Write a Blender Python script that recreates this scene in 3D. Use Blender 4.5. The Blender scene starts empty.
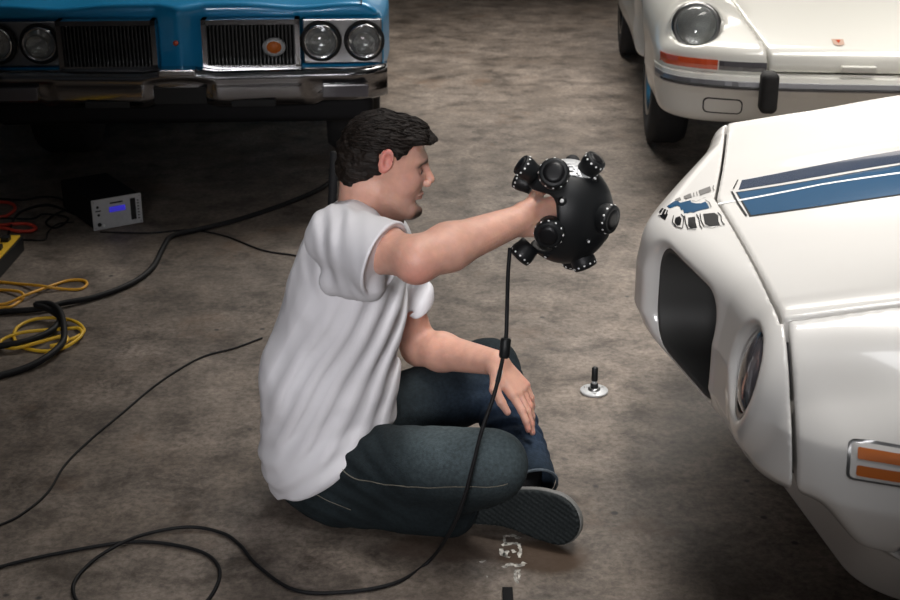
import bpy, bmesh, math, random
import numpy as np
from mathutils import Vector, Matrix
random.seed(7); np.random.seed(7)
SC = bpy.context.scene; COL = SC.collection
# ------------------------------------------------------------------ camera, world, light, exposure
CAM_H, PITCH, FPX = 1.55, math.radians(21.5), 1350.0
cam = bpy.data.cameras.new('camera'); cam_o = bpy.data.objects.new('camera', cam); COL.objects.link(cam_o)
cam.sensor_width = 36.0; cam.lens = FPX * 36.0 / 900.0
cam_o.location = (0, 0, CAM_H); cam_o.rotation_euler = (math.pi/2 - PITCH, 0, 0)
cam.dof.use_dof = True; cam.dof.focus_distance = 2.9; cam.dof.aperture_fstop = 9.0
SC.camera = cam_o
w = bpy.data.worlds.new('world'); SC.world = w; w.use_nodes = True
w.node_tree.nodes['Background'].inputs[0].default_value = (0.75, 0.80, 0.9, 1)
w.node_tree.nodes['Background'].inputs[1].default_value = 0.022
def area(name, loc, target, sx, sy, power, color):
    l = bpy.data.lights.new(name, 'AREA'); l.shape = 'RECTANGLE'; l.size = sx; l.size_y = sy
    l.energy = power; l.color = color
    o = bpy.data.objects.new(name, l); COL.objects.link(o); o.location = loc
    o.rotation_euler = (Vector(target) - Vector(loc)).to_track_quat('-Z', 'Y').to_euler()
    return o
l1 = area('ceiling_light_panel', (1.9, 3.72, 3.9), (1.85, 3.67, 0), 1.4, 3.6, 60, (1.0, 0.96, 0.91)); l1.data.spread = math.radians(56)
l3 = area('far_floor_fill', (0.6, 7.0, 3.9), (0.2, 6.2, 0), 2.4, 2.4, 128, (1.0, 0.95, 0.88)); l3.data.spread = math.radians(100)  # added fill to brighten the far floor and blue coupe, no known lamp
area('doorway_daylight', (2.2, 9.75, 1.2), (1.6, 4.0, 0.6), 4.2, 2.0, 22, (1.0, 0.93, 0.86))
l2 = area('ceiling_light_front', (0.55, 0.8, 3.9), (0.05, 2.55, 0.5), 1.1, 1.1, 5, (0.97, 0.98, 1.0)); l2.data.spread = math.radians(62)
l4 = area('man_fill_light', (-0.75, -2.2, 2.0), (-0.2, 2.7, 0.5), 1.0, 1.0, 3.6, (0.99, 0.97, 0.99)); l4.data.spread = math.radians(24)  # added narrow fill beam aimed at the man, not an actual opening
SC.view_settings.view_transform = 'Standard'; SC.view_settings.look = 'None'
SC.view_settings.gamma = 1.0; SC.view_settings.use_curve_mapping = False
SC.view_settings.exposure = 0.0
SC.cycles.max_bounces = 6; SC.cycles.use_denoising = True

# ------------------------------------------------------------------ helpers
SP, CP = math.sin(PITCH), math.cos(PITCH)
def ray(px, py):
    x = (px-450)/FPX; v = (py-300)/FPX
    return np.array([x, CP - v*SP, -(SP + v*CP)])
def at(px, py, Y):
    d = ray(px, py); t = Y/d[1]; return np.array([d[0]*t, Y, CAM_H + d[2]*t])
def gnd(px, py, z=0.0):
    d = ray(px, py); t = (z-CAM_H)/d[2]; return np.array([d[0]*t, d[1]*t, z])

def setp(o, label=None, cat=None, group=None, kind=None):
    if label: o['label'] = label
    if cat: o['category'] = cat
    if group: o['group'] = group
    if kind: o['kind'] = kind
    return o
def empty(name, loc=(0, 0, 0), rz=0.0, **k):
    o = bpy.data.objects.new(name, None); COL.objects.link(o); o.location = loc; o.rotation_euler = (0, 0, rz)
    o.empty_display_size = .1
    return setp(o, **k)
def link(name, me, m=None, parent=None, **k):
    o = bpy.data.objects.new(name, me); COL.objects.link(o)
    if m: me.materials.append(m)
    if parent: o.parent = parent
    return setp(o, **k)
def np_mesh(name, V, Q, smooth=True):
    me = bpy.data.meshes.new(name); V = np.asarray(V, dtype=np.float32); Q = np.asarray(Q, dtype=np.int32)
    n = Q.shape[1]
    me.vertices.add(len(V)); me.vertices.foreach_set('co', V.ravel())
    me.loops.add(Q.size); me.loops.foreach_set('vertex_index', Q.ravel())
    me.polygons.add(len(Q)); me.polygons.foreach_set('loop_start', np.arange(0, Q.size, n, dtype=np.int32))
    me.polygons.foreach_set('loop_total', np.full(len(Q), n, dtype=np.int32))
    if smooth: me.polygons.foreach_set('use_smooth', np.ones(len(Q), dtype=bool))
    me.update(calc_edges=True); return me
def col_attr(me, C):
    a = me.color_attributes.new('tint', 'FLOAT_COLOR', 'POINT')
    C = np.concatenate([C, np.ones((len(C), 1))], 1).astype(np.float32); a.data.foreach_set('color', C.ravel())
def bm_obj(name, bm, m=None, parent=None, smooth=False, **k):
    me = bpy.data.meshes.new(name); bm.normal_update(); bm.to_mesh(me); bm.free()
    if smooth:
        for p in me.polygons: p.use_smooth = True
    return link(name, me, m, parent, **k)

# --- signed distance tools: a shape is a function of an (N,3) array
def smin(a, b, k):
    h = np.clip(.5 + .5*(b-a)/k, 0, 1); return b + (a-b)*h - k*h*(1-h)
def smax(a, b, k): return -smin(-a, -b, k)
def sstep(x, a, b):
    t = np.clip((x-a)/(b-a), 0, 1); return t*t*(3-2*t)
def L(*v): return np.array(v, dtype=float)
def cap(P, a, b, ra, rb=None):
    rb = ra if rb is None else rb
    a = np.asarray(a, float); b = np.asarray(b, float); ab = b-a
    h = np.clip(((P-a) @ ab)/(ab @ ab), 0, 1)
    return np.linalg.norm(P - a - h[:, None]*ab, axis=1) - (ra + (rb-ra)*h)
def ell(P, c, r, R=None):
    p = P - np.asarray(c, float)
    if R is not None: p = p @ R
    r = np.asarray(r, float); k0 = np.linalg.norm(p/r, axis=1); k1 = np.linalg.norm(p/(r*r), axis=1) + 1e-9
    return k0*(k0-1)/k1
def sph(P, c, r): return np.linalg.norm(P - np.asarray(c, float), axis=1) - r
def box(P, c, h, r=0.0, R=None):
    p = P - np.asarray(c, float)
    if R is not None: p = p @ R
    q = np.abs(p) - (np.asarray(h, float) - r)
    return np.linalg.norm(np.maximum(q, 0), axis=1) + np.minimum(q.max(axis=1), 0) - r
def cyl(P, a, b, r, rr=.002):
    a = np.asarray(a, float); b = np.asarray(b, float); ab = b-a; Ln = np.linalg.norm(ab); u = ab/Ln
    h = (P-a) @ u; rad = np.linalg.norm(P-a-h[:, None]*u, axis=1)
    return smax(rad-r, np.abs(h-Ln/2)-Ln/2, rr)
def frame(f, up=(0, 0, 1)):
    "columns: forward, left, up"
    f = np.asarray(f, float); f = f/np.linalg.norm(f); l = np.cross(up, f); l /= np.linalg.norm(l); u = np.cross(f, l)
    return np.stack([f, l, u], 1)
def vnoise(P, s, seed=0):
    "smooth value noise in -1..1"
    q = P*s + seed*17.31; i = np.floor(q).astype(np.int64); t = q-i; t = t*t*(3-2*t); out = 0
    for dx in (0, 1):
        for dy in (0, 1):
            for dz in (0, 1):
                h = (i[:, 0]+dx)*374761393 + (i[:, 1]+dy)*668265263 + (i[:, 2]+dz)*2147483647 + seed*974711
                h = (h ^ (h >> 13))*1274126177 & 0xffffffff; h = (h ^ (h >> 16)) & 0xffff
                wgt = (t[:, 0] if dx else 1-t[:, 0])*(t[:, 1] if dy else 1-t[:, 1])*(t[:, 2] if dz else 1-t[:, 2])
                out = out + wgt*(h/32767.5 - 1)
    return out
def iso(f, lo, hi, res, newton=2, B=8):
    "surface nets over a box, evaluating only the blocks near the surface"
    lo = np.asarray(lo, float); hi = np.asarray(hi, float)
    nb = np.maximum(np.ceil((hi-lo)/(res*B)).astype(int), 1); n = nb*B
    g = np.stack(np.meshgrid(*[np.arange(k) for k in nb], indexing='ij'), -1).reshape(-1, 3)
    cen = lo + (g+.5)*B*res
    dc = f(cen)
    keep = np.abs(dc) < res*B*.87*1.5
    D = np.repeat(np.repeat(np.repeat(dc.reshape(nb), B, 0), B, 1), B, 2).astype(np.float32)
    off = np.stack(np.meshgrid(*[np.arange(B)]*3, indexing='ij'), -1).reshape(-1, 3)
    gk = g[keep]
    for s in range(0, len(gk), 400):
        idx = (gk[s:s+400, None, :]*B + off[None]).reshape(-1, 3)
        D[idx[:, 0], idx[:, 1], idx[:, 2]] = f(lo + idx*res)
    S = D < 0
    c = [S[a:n[0]-1+a, b:n[1]-1+b, d:n[2]-1+d] for a in (0, 1) for b in (0, 1) for d in (0, 1)]
    tot = sum(x.astype(np.int8) for x in c); mixed = (tot > 0) & (tot < 8)
    ci = np.argwhere(mixed); imap = -np.ones(mixed.shape, dtype=np.int64); imap[mixed] = np.arange(len(ci))
    acc = np.zeros((len(ci), 3)); cnt = np.zeros(len(ci))
    for ax in range(3):
        o1, o2 = [k for k in range(3) if k != ax]
        for a in (0, 1):
            for b in (0, 1):
                p0 = ci.copy(); p0[:, o1] += a; p0[:, o2] += b; p1 = p0.copy(); p1[:, ax] += 1
                d0 = D[p0[:, 0], p0[:, 1], p0[:, 2]].astype(float); d1 = D[p1[:, 0], p1[:, 1], p1[:, 2]].astype(float)
                m = (d0 < 0) != (d1 < 0); t = np.where(m, d0/np.where(m, d0-d1, 1), 0)
                q = p0.astype(float); q[:, ax] += t; acc[m] += q[m]; cnt[m] += 1
    V = lo + acc/cnt[:, None]*res
    quads = []
    for ax in range(3):
        o1, o2 = [(1, 2), (2, 0), (0, 1)][ax]
        sl0 = [slice(1, -1)]*3; sl0[ax] = slice(0, -1); sl1 = list(sl0); sl1[ax] = slice(1, None)
        A = S[tuple(sl0)]; Bm = S[tuple(sl1)]; e = np.argwhere(A != Bm)
        if not len(e): continue
        inside = A[e[:, 0], e[:, 1], e[:, 2]]
        base = e.copy(); base[:, o1] += 1; base[:, o2] += 1
        def cell(d1, d2):
            q = base.copy(); q[:, o1] -= d1; q[:, o2] -= d2
            return imap[q[:, 0], q[:, 1], q[:, 2]]
        Q = np.stack([cell(1, 1), cell(0, 1), cell(0, 0), cell(1, 0)], 1)
        Q[~inside] = Q[~inside][:, ::-1]; quads.append(Q)
    Q = np.concatenate(quads) if quads else np.zeros((0, 4), int)
    Q = Q[(Q >= 0).all(1)]
    e = res*.15
    for _ in range(newton):
        d = f(V); G = np.stack([(f(V+L(*(np.eye(3)[i]*e))) - f(V-L(*(np.eye(3)[i]*e))))/(2*e) for i in range(3)], 1)
        g2 = (G*G).sum(1)+1e-6; st = -(d/g2)[:, None]*G; ln = np.linalg.norm(st, axis=1)
        V = V + st*np.minimum(1, .6*res/np.maximum(ln, 1e-9))[:, None]
    return V, Q
def iso_obj(name, f, lo, hi, res, m, parent=None, tint=None, **k):
    V, Q = iso(f, lo, hi, res); me = np_mesh(name, V, Q)
    if tint is not None: col_attr(me, tint(V))
    return link(name, me, m, parent, **k)
def march(f, o, d, t0, t1, n=400):
    t = np.linspace(t0, t1, n); v = f(o + t[:, None]*d)
    i = np.argmax(v < 0)
    if not (v < 0).any(): return None
    a, b = t[max(i-1, 0)], t[i]
    for _ in range(20):
        c = (a+b)/2
        if f((o+c*d)[None])[0] < 0: b = c
        else: a = c
    return o + b*d
def tube_mesh(bm, pts, r, seg=8, closed=False):
    pts = [Vector(p) for p in pts]; rings = []; n = len(pts); u = None
    for i, p in enumerate(pts):
        t = (pts[min(i+1, n-1)] - pts[max(i-1, 0)]).normalized()
        if u is None: u = t.orthogonal().normalized()
        u = (u - t*u.dot(t)).normalized(); v = t.cross(u)
        rr = r[i] if hasattr(r, '__len__') else r
        rings.append([bm.verts.new(p + (u*math.cos(2*math.pi*k/seg) + v*math.sin(2*math.pi*k/seg))*rr) for k in range(seg)])
    for a, b in zip(rings, rings[1:]):
        for k in range(seg): bm.faces.new((a[k], a[(k+1) % seg], b[(k+1) % seg], b[k]))
    bm.faces.new(rings[0][::-1]); bm.faces.new(rings[-1])
def spline(pts, n=10):
    P = [np.asarray(p, float) for p in pts]; P = [2*P[0]-P[1]] + P + [2*P[-1]-P[-2]]; out = []
    for i in range(1, len(P)-2):
        for k in range(n):
            t = k/n; a, b, c, d = P[i-1:i+3]
            out.append(.5*((2*b)+(c-a)*t+(2*a-5*b+4*c-d)*t*t+(3*b-a-3*c+d)*t**3))
    out.append(P[-2]); return out
def tube(name, pts, r, m, parent=None, seg=8, **k):
    bm = bmesh.new(); tube_mesh(bm, pts, r, seg); return bm_obj(name, bm, m, parent, True, **k)
def lathe(bm, prof, seg=32, M=None):
    "prof: (radius, height along local z)"
    rings = []
    for r, z in prof:
        if r < 1e-6: rings.append([bm.verts.new((0, 0, z))])
        else: rings.append([bm.verts.new((r*math.cos(2*math.pi*k/seg), r*math.sin(2*math.pi*k/seg), z)) for k in range(seg)])
    for a, b in zip(rings, rings[1:]):
        for k in range(seg):
            k2 = (k+1) % seg
            if len(a) == 1 and len(b) == 1: continue
            if len(a) == 1: bm.faces.new((a[0], b[k], b[k2]))
            elif len(b) == 1: bm.faces.new((a[k], a[k2], b[0]))
            else: bm.faces.new((a[k], a[k2], b[k2], b[k]))
    vs = [v for r in rings for v in r]
    bmesh.ops.recalc_face_normals(bm, faces=bm.faces[:])
    if M is not None: bmesh.ops.transform(bm, matrix=M, verts=vs)
def axis_mat(o, z, up=(0, 0, 1)):
    z = Vector(z).normalized(); x = Vector(up).cross(z)
    if x.length < 1e-4: x = Vector((1, 0, 0))
    x.normalize(); y = z.cross(x)
    M = Matrix((x, y, z)).transposed().to_4x4(); M.translation = Vector(o); return M
def bbox_bm(bm, c, h, bev=0.0, M=None):
    r = bmesh.ops.create_cube(bm, size=1.0, matrix=Matrix.Translation(c) @ Matrix.Diagonal((2*h[0], 2*h[1], 2*h[2], 1)))
    if bev > 0:
        es = list({e for v in r['verts'] for e in v.link_edges})
        vs = bmesh.ops.bevel(bm, geom=es, offset=bev, segments=2, affect='EDGES', profile=.7)['verts']
        vs = list({v for f in bm.faces for v in f.verts if v in set(vs) or v in set(r['verts'])}) if M is not None else []
    else: vs = r['verts']
    if M is not None: bmesh.ops.transform(bm, matrix=M, verts=vs)

# ------------------------------------------------------------------ materials
def mat(name, color, rough=.5, metal=0.0, coat=0.0, spec=None, emit=None, noise=None, bump=None, trans=0.0, sss=0.0, tint=False, scale3=(1, 1, 1)):
    m = bpy.data.materials.new(name); m.use_nodes = True; nt = m.node_tree; b = nt.nodes['Principled BSDF']
    b.inputs['Base Color'].default_value = (*color, 1); b.inputs['Roughness'].default_value = rough
    b.inputs['Metallic'].default_value = metal; b.inputs['Coat Weight'].default_value = coat
    b.inputs['Coat Roughness'].default_value = .06
    if spec is not None: b.inputs['Specular IOR Level'].default_value = spec
    if trans: b.inputs['Transmission Weight'].default_value = trans
    if sss:
        b.inputs['Subsurface Weight'].default_value = sss; b.inputs['Subsurface Radius'].default_value = (.012, .004, .002)
        b.inputs['Subsurface Scale'].default_value = .22
    if emit: b.inputs['Emission Color'].default_value = (*emit[0], 1); b.inputs['Emission Strength'].default_value = emit[1]
    src = None
    if noise or bump:
        tc = nt.nodes.new('ShaderNodeTexCoord'); mp = nt.nodes.new('ShaderNodeMapping'); mp.inputs['Scale'].default_value = scale3
        nt.links.new(tc.outputs['Object'], mp.inputs[0])
    if tint:
        a = nt.nodes.new('ShaderNodeAttribute'); a.attribute_name = 'tint'; src = a.outputs['Color']
    if noise:
        n = nt.nodes.new('ShaderNodeTexNoise'); n.inputs['Scale'].default_value = noise[0]; n.inputs['Detail'].default_value = 4
        nt.links.new(mp.outputs[0], n.inputs['Vector'])
        mr = nt.nodes.new('ShaderNodeMapRange'); mr.inputs['From Min'].default_value = .3; mr.inputs['From Max'].default_value = .7
        mr.inputs['To Min'].default_value = 1-noise[1]; mr.inputs['To Max'].default_value = 1+noise[1]*.5
        nt.links.new(n.outputs[0], mr.inputs[0])
        mx = nt.nodes.new('ShaderNodeMix'); mx.data_type = 'RGBA'; mx.blend_type = 'MULTIPLY'; mx.inputs[0].default_value = 1
        if src: nt.links.new(src, mx.inputs[6])
        else: mx.inputs[6].default_value = (*color, 1)
        nt.links.new(mr.outputs[0], mx.inputs[7]); src = mx.outputs[2]
    if src: nt.links.new(src, b.inputs['Base Color'])
    if bump:
        n = nt.nodes.new('ShaderNodeTexNoise'); n.inputs['Scale'].default_value = bump[0]; n.inputs['Detail'].default_value = 3
        nt.links.new(mp.outputs[0], n.inputs['Vector'])
        bp = nt.nodes.new('ShaderNodeBump'); bp.inputs['Distance'].default_value = bump[1]; bp.inputs['Strength'].default_value = 1
        nt.links.new(n.outputs[0], bp.inputs['Height']); nt.links.new(bp.outputs[0], b.inputs['Normal'])
    return m
M = {}
M['white_paint'] = mat('white_paint', (.74, .725, .70), .28, coat=.8, noise=(3, .03))
M['cream_paint'] = mat('cream_paint', (.74, .73, .68), .3, coat=.7)
M['blue_paint'] = mat('blue_paint', (.012, .29, .60), .35, metal=.1, coat=.45)
M['stripe_blue'] = mat('stripe_blue', (.002, .052, .125), .35, coat=.08, spec=.2)
M['gap_black'] = mat('gap_black', (.008, .008, .008), .8)
M['black_plastic'] = mat('black_plastic', (.009, .010, .011), .45, spec=.3)
M['black_matte'] = mat('black_matte', (.006, .006, .007), .7, spec=.2)
M['rubber'] = mat('rubber', (.015, .015, .016), .75, noise=(40, .3))
M['chrome'] = mat('chrome', (.50, .50, .51), .12, metal=1)
M['dark_chrome'] = mat('dark_chrome', (.27, .27, .28), .14, metal=1)
M['dull_chrome'] = mat('dull_chrome', (.36, .36, .36), .3, metal=1)
M['grille_grey'] = mat('grille_grey', (.05, .05, .05), .4, metal=.6)
M['liner'] = mat('liner', (.05, .05, .048), .6)
M['lens'] = mat('lens', (.75, .78, .78), .05, trans=.85)
M['reflector'] = mat('reflector', (.5, .5, .48), .22, metal=1)
M['amber'] = mat('amber', (.50, .13, .02), .45, spec=.3)
M['orange_lens'] = mat('orange_lens', (.62, .09, .03), .2, coat=1)
M['clear_lens'] = mat('clear_lens', (.09, .085, .095), .15, coat=1)
M['silver'] = mat('silver', (.55, .56, .57), .4, metal=.3, noise=(60, .08))
M['white_print'] = mat('white_print', (.8, .8, .8), .4)
M['black_print'] = mat('black_print', (.006, .006, .007), .4, spec=.3)
M['grey_print'] = mat('grey_print', (.17, .165, .16), .35, coat=.5)
M['screen_blue'] = mat('screen_blue', (.02, .02, .3), .2, emit=((.05, .04, .55), .55))
M['cable_black'] = mat('cable_black', (.008, .008, .009), .6, spec=.25)
M['cable_yellow'] = mat('cable_yellow', (.78, .48, .03), .45)
M['cable_orange'] = mat('cable_orange', (.76, .38, .03), .45)
M['cable_red'] = mat('cable_red', (.66, .06, .035), .45)
M['skin'] = mat('skin', (.6, .36, .28), .5, sss=.25, tint=True, noise=(45, .10), bump=(250, .0006))
M['hair'] = mat('hair', (.012, .008, .006), .6, spec=.25, noise=(120, .5), bump=(220, .003), scale3=(.35, 1, 1))
M['shirt'] = mat('shirt', (.70, .69, .72), .85, noise=(6, .03), bump=(500, .0006))
M['denim'] = mat('denim', (.030, .046, .062), .9, spec=.2, tint=True, noise=(130, .3), bump=(400, .0012))
M['shoe_sole'] = mat('shoe_sole', (.010, .014, .015), .75, spec=.3)
M['shoe_fabric'] = mat('shoe_fabric', (.02, .022, .026), .8, bump=(500, .001))
M['shoe_edge'] = mat('shoe_edge', (.16, .16, .155), .6)
M['stitch'] = mat('stitch', (.13, .12, .095), .8)
# ------------------------------------------------------------------ the setting
def floor_mat():
    m = bpy.data.materials.new('stained_concrete'); m.use_nodes = True; nt = m.node_tree; N = nt.nodes; Lk = nt.links
    b = N['Principled BSDF']; tc = N.new('ShaderNodeTexCoord')
    def noise(scale, detail, dist=0, rough=.6, sx=1, sy=1):
        mp = N.new('ShaderNodeMapping'); mp.inputs['Scale'].default_value = (sx, sy, 1); Lk.new(tc.outputs['Object'], mp.inputs[0])
        n = N.new('ShaderNodeTexNoise'); n.inputs['Scale'].default_value = scale; n.inputs['Detail'].default_value = detail
        n.inputs['Distortion'].default_value = dist; n.inputs['Roughness'].default_value = rough
        Lk.new(mp.outputs[0], n.inputs['Vector']); return n.outputs[0]
    def ramp(src, stops):
        r = N.new('ShaderNodeValToRGB'); e = r.color_ramp.elements
        e[0].position, e[0].color = stops[0][0], (*stops[0][1], 1); e[1].position, e[1].color = stops[-1][0], (*stops[-1][1], 1)
        for p, c in stops[1:-1]: q = e.new(p); q.color = (*c, 1)
        Lk.new(src, r.inputs[0]); return r.outputs[0]
    def mix(mode, a, bb, fac=1.0):
        x = N.new('ShaderNodeMix'); x.data_type = 'RGBA'; x.blend_type = mode
        if isinstance(fac, float): x.inputs[0].default_value = fac
        else: Lk.new(fac, x.inputs[0])
        for i, s in ((6, a), (7, bb)):
            if isinstance(s, tuple): x.inputs[i].default_value = (*s, 1)
            else: Lk.new(s, x.inputs[i])
        return x.outputs[2]
    base = ramp(noise(1.6, 10, .15, .62), [(.30, (.088, .069, .054)), (.46, (.142, .118, .099)), (.60, (.190, .161, .138)), (.75, (.265, .230, .20))])
    c = mix('MULTIPLY', base, ramp(noise(6, 10, .25, .72), [(.36, (.36, .33, .30)), (.47, (.85, .83, .81)), (.62, (1.35, 1.33, 1.30))]))
    c = mix('MULTIPLY', c, ramp(noise(60, 6, .3, .7), [(.36, (.62, .60, .58)), (.6, (1.2, 1.2, 1.2))]))
    # rusty stains
    rust = ramp(noise(2.2, 9, .3, .7), [(.57, (0, 0, 0)), (.68, (1, 1, 1))])
    c = mix('MIX', c, (.12, .066, .034), mix('MULTIPLY', rust, (.5, .5, .5)))
    # dark oil spots
    v = N.new('ShaderNodeTexVoronoi'); v.inputs['Scale'].default_value = 9; mp = N.new('ShaderNodeMapping')
    mp.inputs['Scale'].default_value = (1, 1, 0); Lk.new(tc.outputs['Object'], mp.inputs[0]); Lk.new(mp.outputs[0], v.inputs['Vector'])
    spots = ramp(v.outputs['Distance'], [(.05, (1, 1, 1)), (.095, (0, 0, 0))])
    keep = ramp(noise(3.1, 2), [(.44, (0, 0, 0)), (.52, (1, 1, 1))])
    c = mix('MIX', c, (.030, .026, .024), mix('MULTIPLY', spots, keep))
    dirt = ramp(noise(.8, 8, .3, .66), [(.50, (0, 0, 0)), (.68, (1, 1, 1))])
    c = mix('MULTIPLY', c, mix('MIX', (1.0, 1.0, 1.0), (.52, .50, .49), dirt))
    # the oily brown patch by the shoe and the grime round the place where the man sits
    geo = N.new('ShaderNodeNewGeometry')
    def blob(cx, cy, rx, ry, wob=.35):
        sub = N.new('ShaderNodeVectorMath'); sub.operation = 'SUBTRACT'; Lk.new(geo.outputs['Position'], sub.inputs[0]); sub.inputs[1].default_value = (cx, cy, 0)
        mul = N.new('ShaderNodeVectorMath'); mul.operation = 'MULTIPLY'; Lk.new(sub.outputs[0], mul.inputs[0]); mul.inputs[1].default_value = (.4/rx, .4/ry, 0)
        ln = N.new('ShaderNodeVectorMath'); ln.operation = 'LENGTH'; Lk.new(mul.outputs[0], ln.inputs[0])
        ad = N.new('ShaderNodeMath'); ad.operation = 'MULTIPLY_ADD'; Lk.new(noise(14, 5, .5), ad.inputs[0]); ad.inputs[1].default_value = wob*.8
        Lk.new(ln.outputs['Value'], ad.inputs[2])
        return ramp(ad.outputs[0], [((.75+wob)*.4, (1, 1, 1)), ((1.05+wob)*.4, (0, 0, 0))])
    p = gnd(545, 556); c = mix('MIX', c, (.060, .034, .018), mix('MULTIPLY', blob(p[0], p[1], .105, .07), (.85, .85, .85)))
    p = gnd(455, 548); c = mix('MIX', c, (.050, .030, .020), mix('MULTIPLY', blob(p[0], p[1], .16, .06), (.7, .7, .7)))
    Lk.new(c, b.inputs['Base Color'])
    rr = ramp(noise(2.5, 6, .8), [(.35, (.50, .50, .50)), (.65, (.62, .62, .62))]); Lk.new(rr, b.inputs['Roughness'])
    bp = N.new('ShaderNodeBump'); bp.inputs['Distance'].default_value = .0012; bp.inputs['Strength'].default_value = .6
    Lk.new(noise(70, 8, .2, .7), bp.inputs['Height']); Lk.new(bp.outputs[0], b.inputs['Normal'])
    return m
bm = bmesh.new(); bmesh.ops.create_grid(bm, x_segments=2, y_segments=2, size=1, matrix=Matrix.Translation((0, 4.5, 0)) @ Matrix.Diagonal((6, 7, 1, 1)))
bm_obj('floor', bm, floor_mat(), kind='structure')
wallm = mat('painted_block', (.15, .155, .16), .8, noise=(4, .25), bump=(60, .002))
bm = bmesh.new(); bbox_bm(bm, (0, 10.0, 2.0), (6, .1, 2.0)); bm_obj('wall_back', bm, wallm, kind='structure')
bm = bmesh.new(); bbox_bm(bm, (-6.1, 4.5, 2.0), (.1, 7.2, 2.0)); bm_obj('wall_left', bm, wallm, kind='structure')
bm = bmesh.new(); bbox_bm(bm, (0, 4.5, 4.1), (6.2, 7.2, .1)); bm_obj('ceiling', bm, mat('ceiling_paint', (.35, .35, .35), .9), kind='structure')
bm = bmesh.new(); bbox_bm(bm, (0, 9.87, .12), (6, .03, .12), .01); bm_obj('dark_strip_back', bm, mat('dark_strip', (.03, .035, .04), .6), kind='structure')  # plain dark strip along the foot of the back wall
# ------------------------------------------------------------------ white sports car with blue stripe (right foreground)
FB_O = np.array([.57, 2.726, 0.0]); FB_A = np.array([.993, -.12, 0]); FB_A /= np.linalg.norm(FB_A)
FB_L = np.array([-FB_A[1], FB_A[0], 0])
FB_RZ = math.atan2(FB_A[1], FB_A[0])          # local x = back along the car, local y = towards its far side
def fb_ray(px, py):
    d = ray(px, py); o = np.array([0, 0, CAM_H]) - FB_O
    tl = lambda v: np.array([v @ FB_A, v @ FB_L, v[2]])
    return tl(o), tl(d)
def fb_seam(s): return -.010 + .125*s - .035*s*s          # hood leading edge in plan
def fb_front(s): return np.where(s < .47, -.182 + .33*np.sqrt(s*s+.0016) - .0, -.182+.33*.4717 + .20*(s-.47))
def fb_top(a, s):
    sm = fb_seam(s)
    crown = .716 + .145*(a-sm)*sstep(a, -.2, .3)
    t = a - sm
    hood = .717 + .15*t - .06*np.maximum(t-.5, 0)**2
    nose = .717 + .22*t - .9*np.minimum(t, 0)**2
    z = smin(hood, nose, .03)
    z = z + .016*np.exp(-(s/.19)**4)*sstep(a, .02, .45)       # raised centre of the hood
    z = z + .018*np.exp(-((s-.70)/.12)**2)*sstep(a, .05, .6)  # fender crowns
    z = z - .045*sstep(s, .60, .95) - .035*sstep(s, .64, .82) - .030*sstep(s, .60, .80)*sstep(a, .45, .0)
    return z
def fb_side(a, z):
    w_ = .845 + .075*sstep(a, -.05, .55)
    w_ = w_ - .9*np.maximum(.47-z, 0)**1.35 - .30*np.maximum(z-.56, 0)**1.2*1.6
    return w_
def fb_open(a, s, z):
    q1 = np.abs(s-.258)-.173; q2 = np.abs(z-.530)-.110
    return smax(smax(q1, q2, .085), a-.14, .02)
def fb_body(P):
    a, w_, z = P[:, 0], P[:, 1], P[:, 2]; s = np.abs(w_)
    top = (z - fb_top(a, s))*.9
    lean = .16*np.maximum(z-.56, 0) + .42*np.maximum(.47-z, 0)      # front face leans back above and below
    front = (fb_front(s) + lean - a)*.92
    side = (s - fb_side(a, z))*.95
    bot = .385 + .062*sstep(s, .55, .86)*sstep(a, .22, .12) - .03*sstep(a, .1, .2) - z
    f = smax(top, front, .050)
    f = smax(f, side, .16)
    f = smax(f, bot, .05)
    # headlight pods
    pod = smax(np.hypot(s-.640, (z-.583)*.98) - (.112+.03*sstep(a, 0, .25)), .014 + .22*(z-.59) - a, .04)
    pod = smax(pod, a-.6, .05)
    f = smin(f, pod, .024)
    f = smax(f, (s - fb_side(a, z)), .03)
    # headlight buckets
    bk = smax(np.hypot(s-.632, z-.595) - (.083-.2*(a+.0)), a-.11, .01)
    f = smax(f, -bk, .012)
    # grille openings, one each side of the prow
    f = smax(f, -fb_open(a, s, z), .022)
    return f
def off(f, d): return lambda P: f(P)+d
def region(*cons):
    def g(P):
        a, w_, z = P[:, 0], P[:, 1], P[:, 2]; r = None
        for c in cons:
            v = c(a, w_, z); r = v if r is None else smax(r, v, .004)
        return r
    return g
def piece(f, r, shell=None):
    def g(P):
        d = f(P); v = smax(d, r(P), .005)
        if shell: v = np.maximum(v, -(d+shell))
        return v
    return g
G = .0028
car = empty('sports_car', FB_O, FB_RZ, label='white sports car with blue hood stripes and open twin-grille nose, nearest car on the right', cat='car')
def fend_a(z): return np.where(z > .475, .112 - .25*(z-.72)*.3 - .03*sstep(z, .55, .48)*0, .131+(.475-z)*.9)   # seam nose / fender
HS = .665     # half width of the hood
seam_nose = lambda a, w_, z: a - fb_seam(np.abs(w_))
res = .006
iso_obj('nose_bumper', piece(fb_body, region(lambda a, w_, z: np.where(np.abs(w_) < HS+.001, a - fb_seam(np.abs(w_)) + G, a - .062 - .14*np.maximum(.72-z, 0)*.6 + G),
        lambda a, w_, z: a-.30)), (-.25, -.98, .33), (.32, .98, .80), .0045, M['white_paint'], car)
iso_obj('hood', piece(fb_body, region(lambda a, w_, z: -(a - fb_seam(np.abs(w_)) - G), lambda a, w_, z: np.abs(w_)-HS+G, lambda a, w_, z: .62-z, lambda a, w_, z: a-1.75)),
        (-.05, -.70, .58), (1.8, .70, 1.0), res, M['white_paint'], car)
def arch(a, z): return .36 - np.hypot(a-.60, z-.30)
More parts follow.
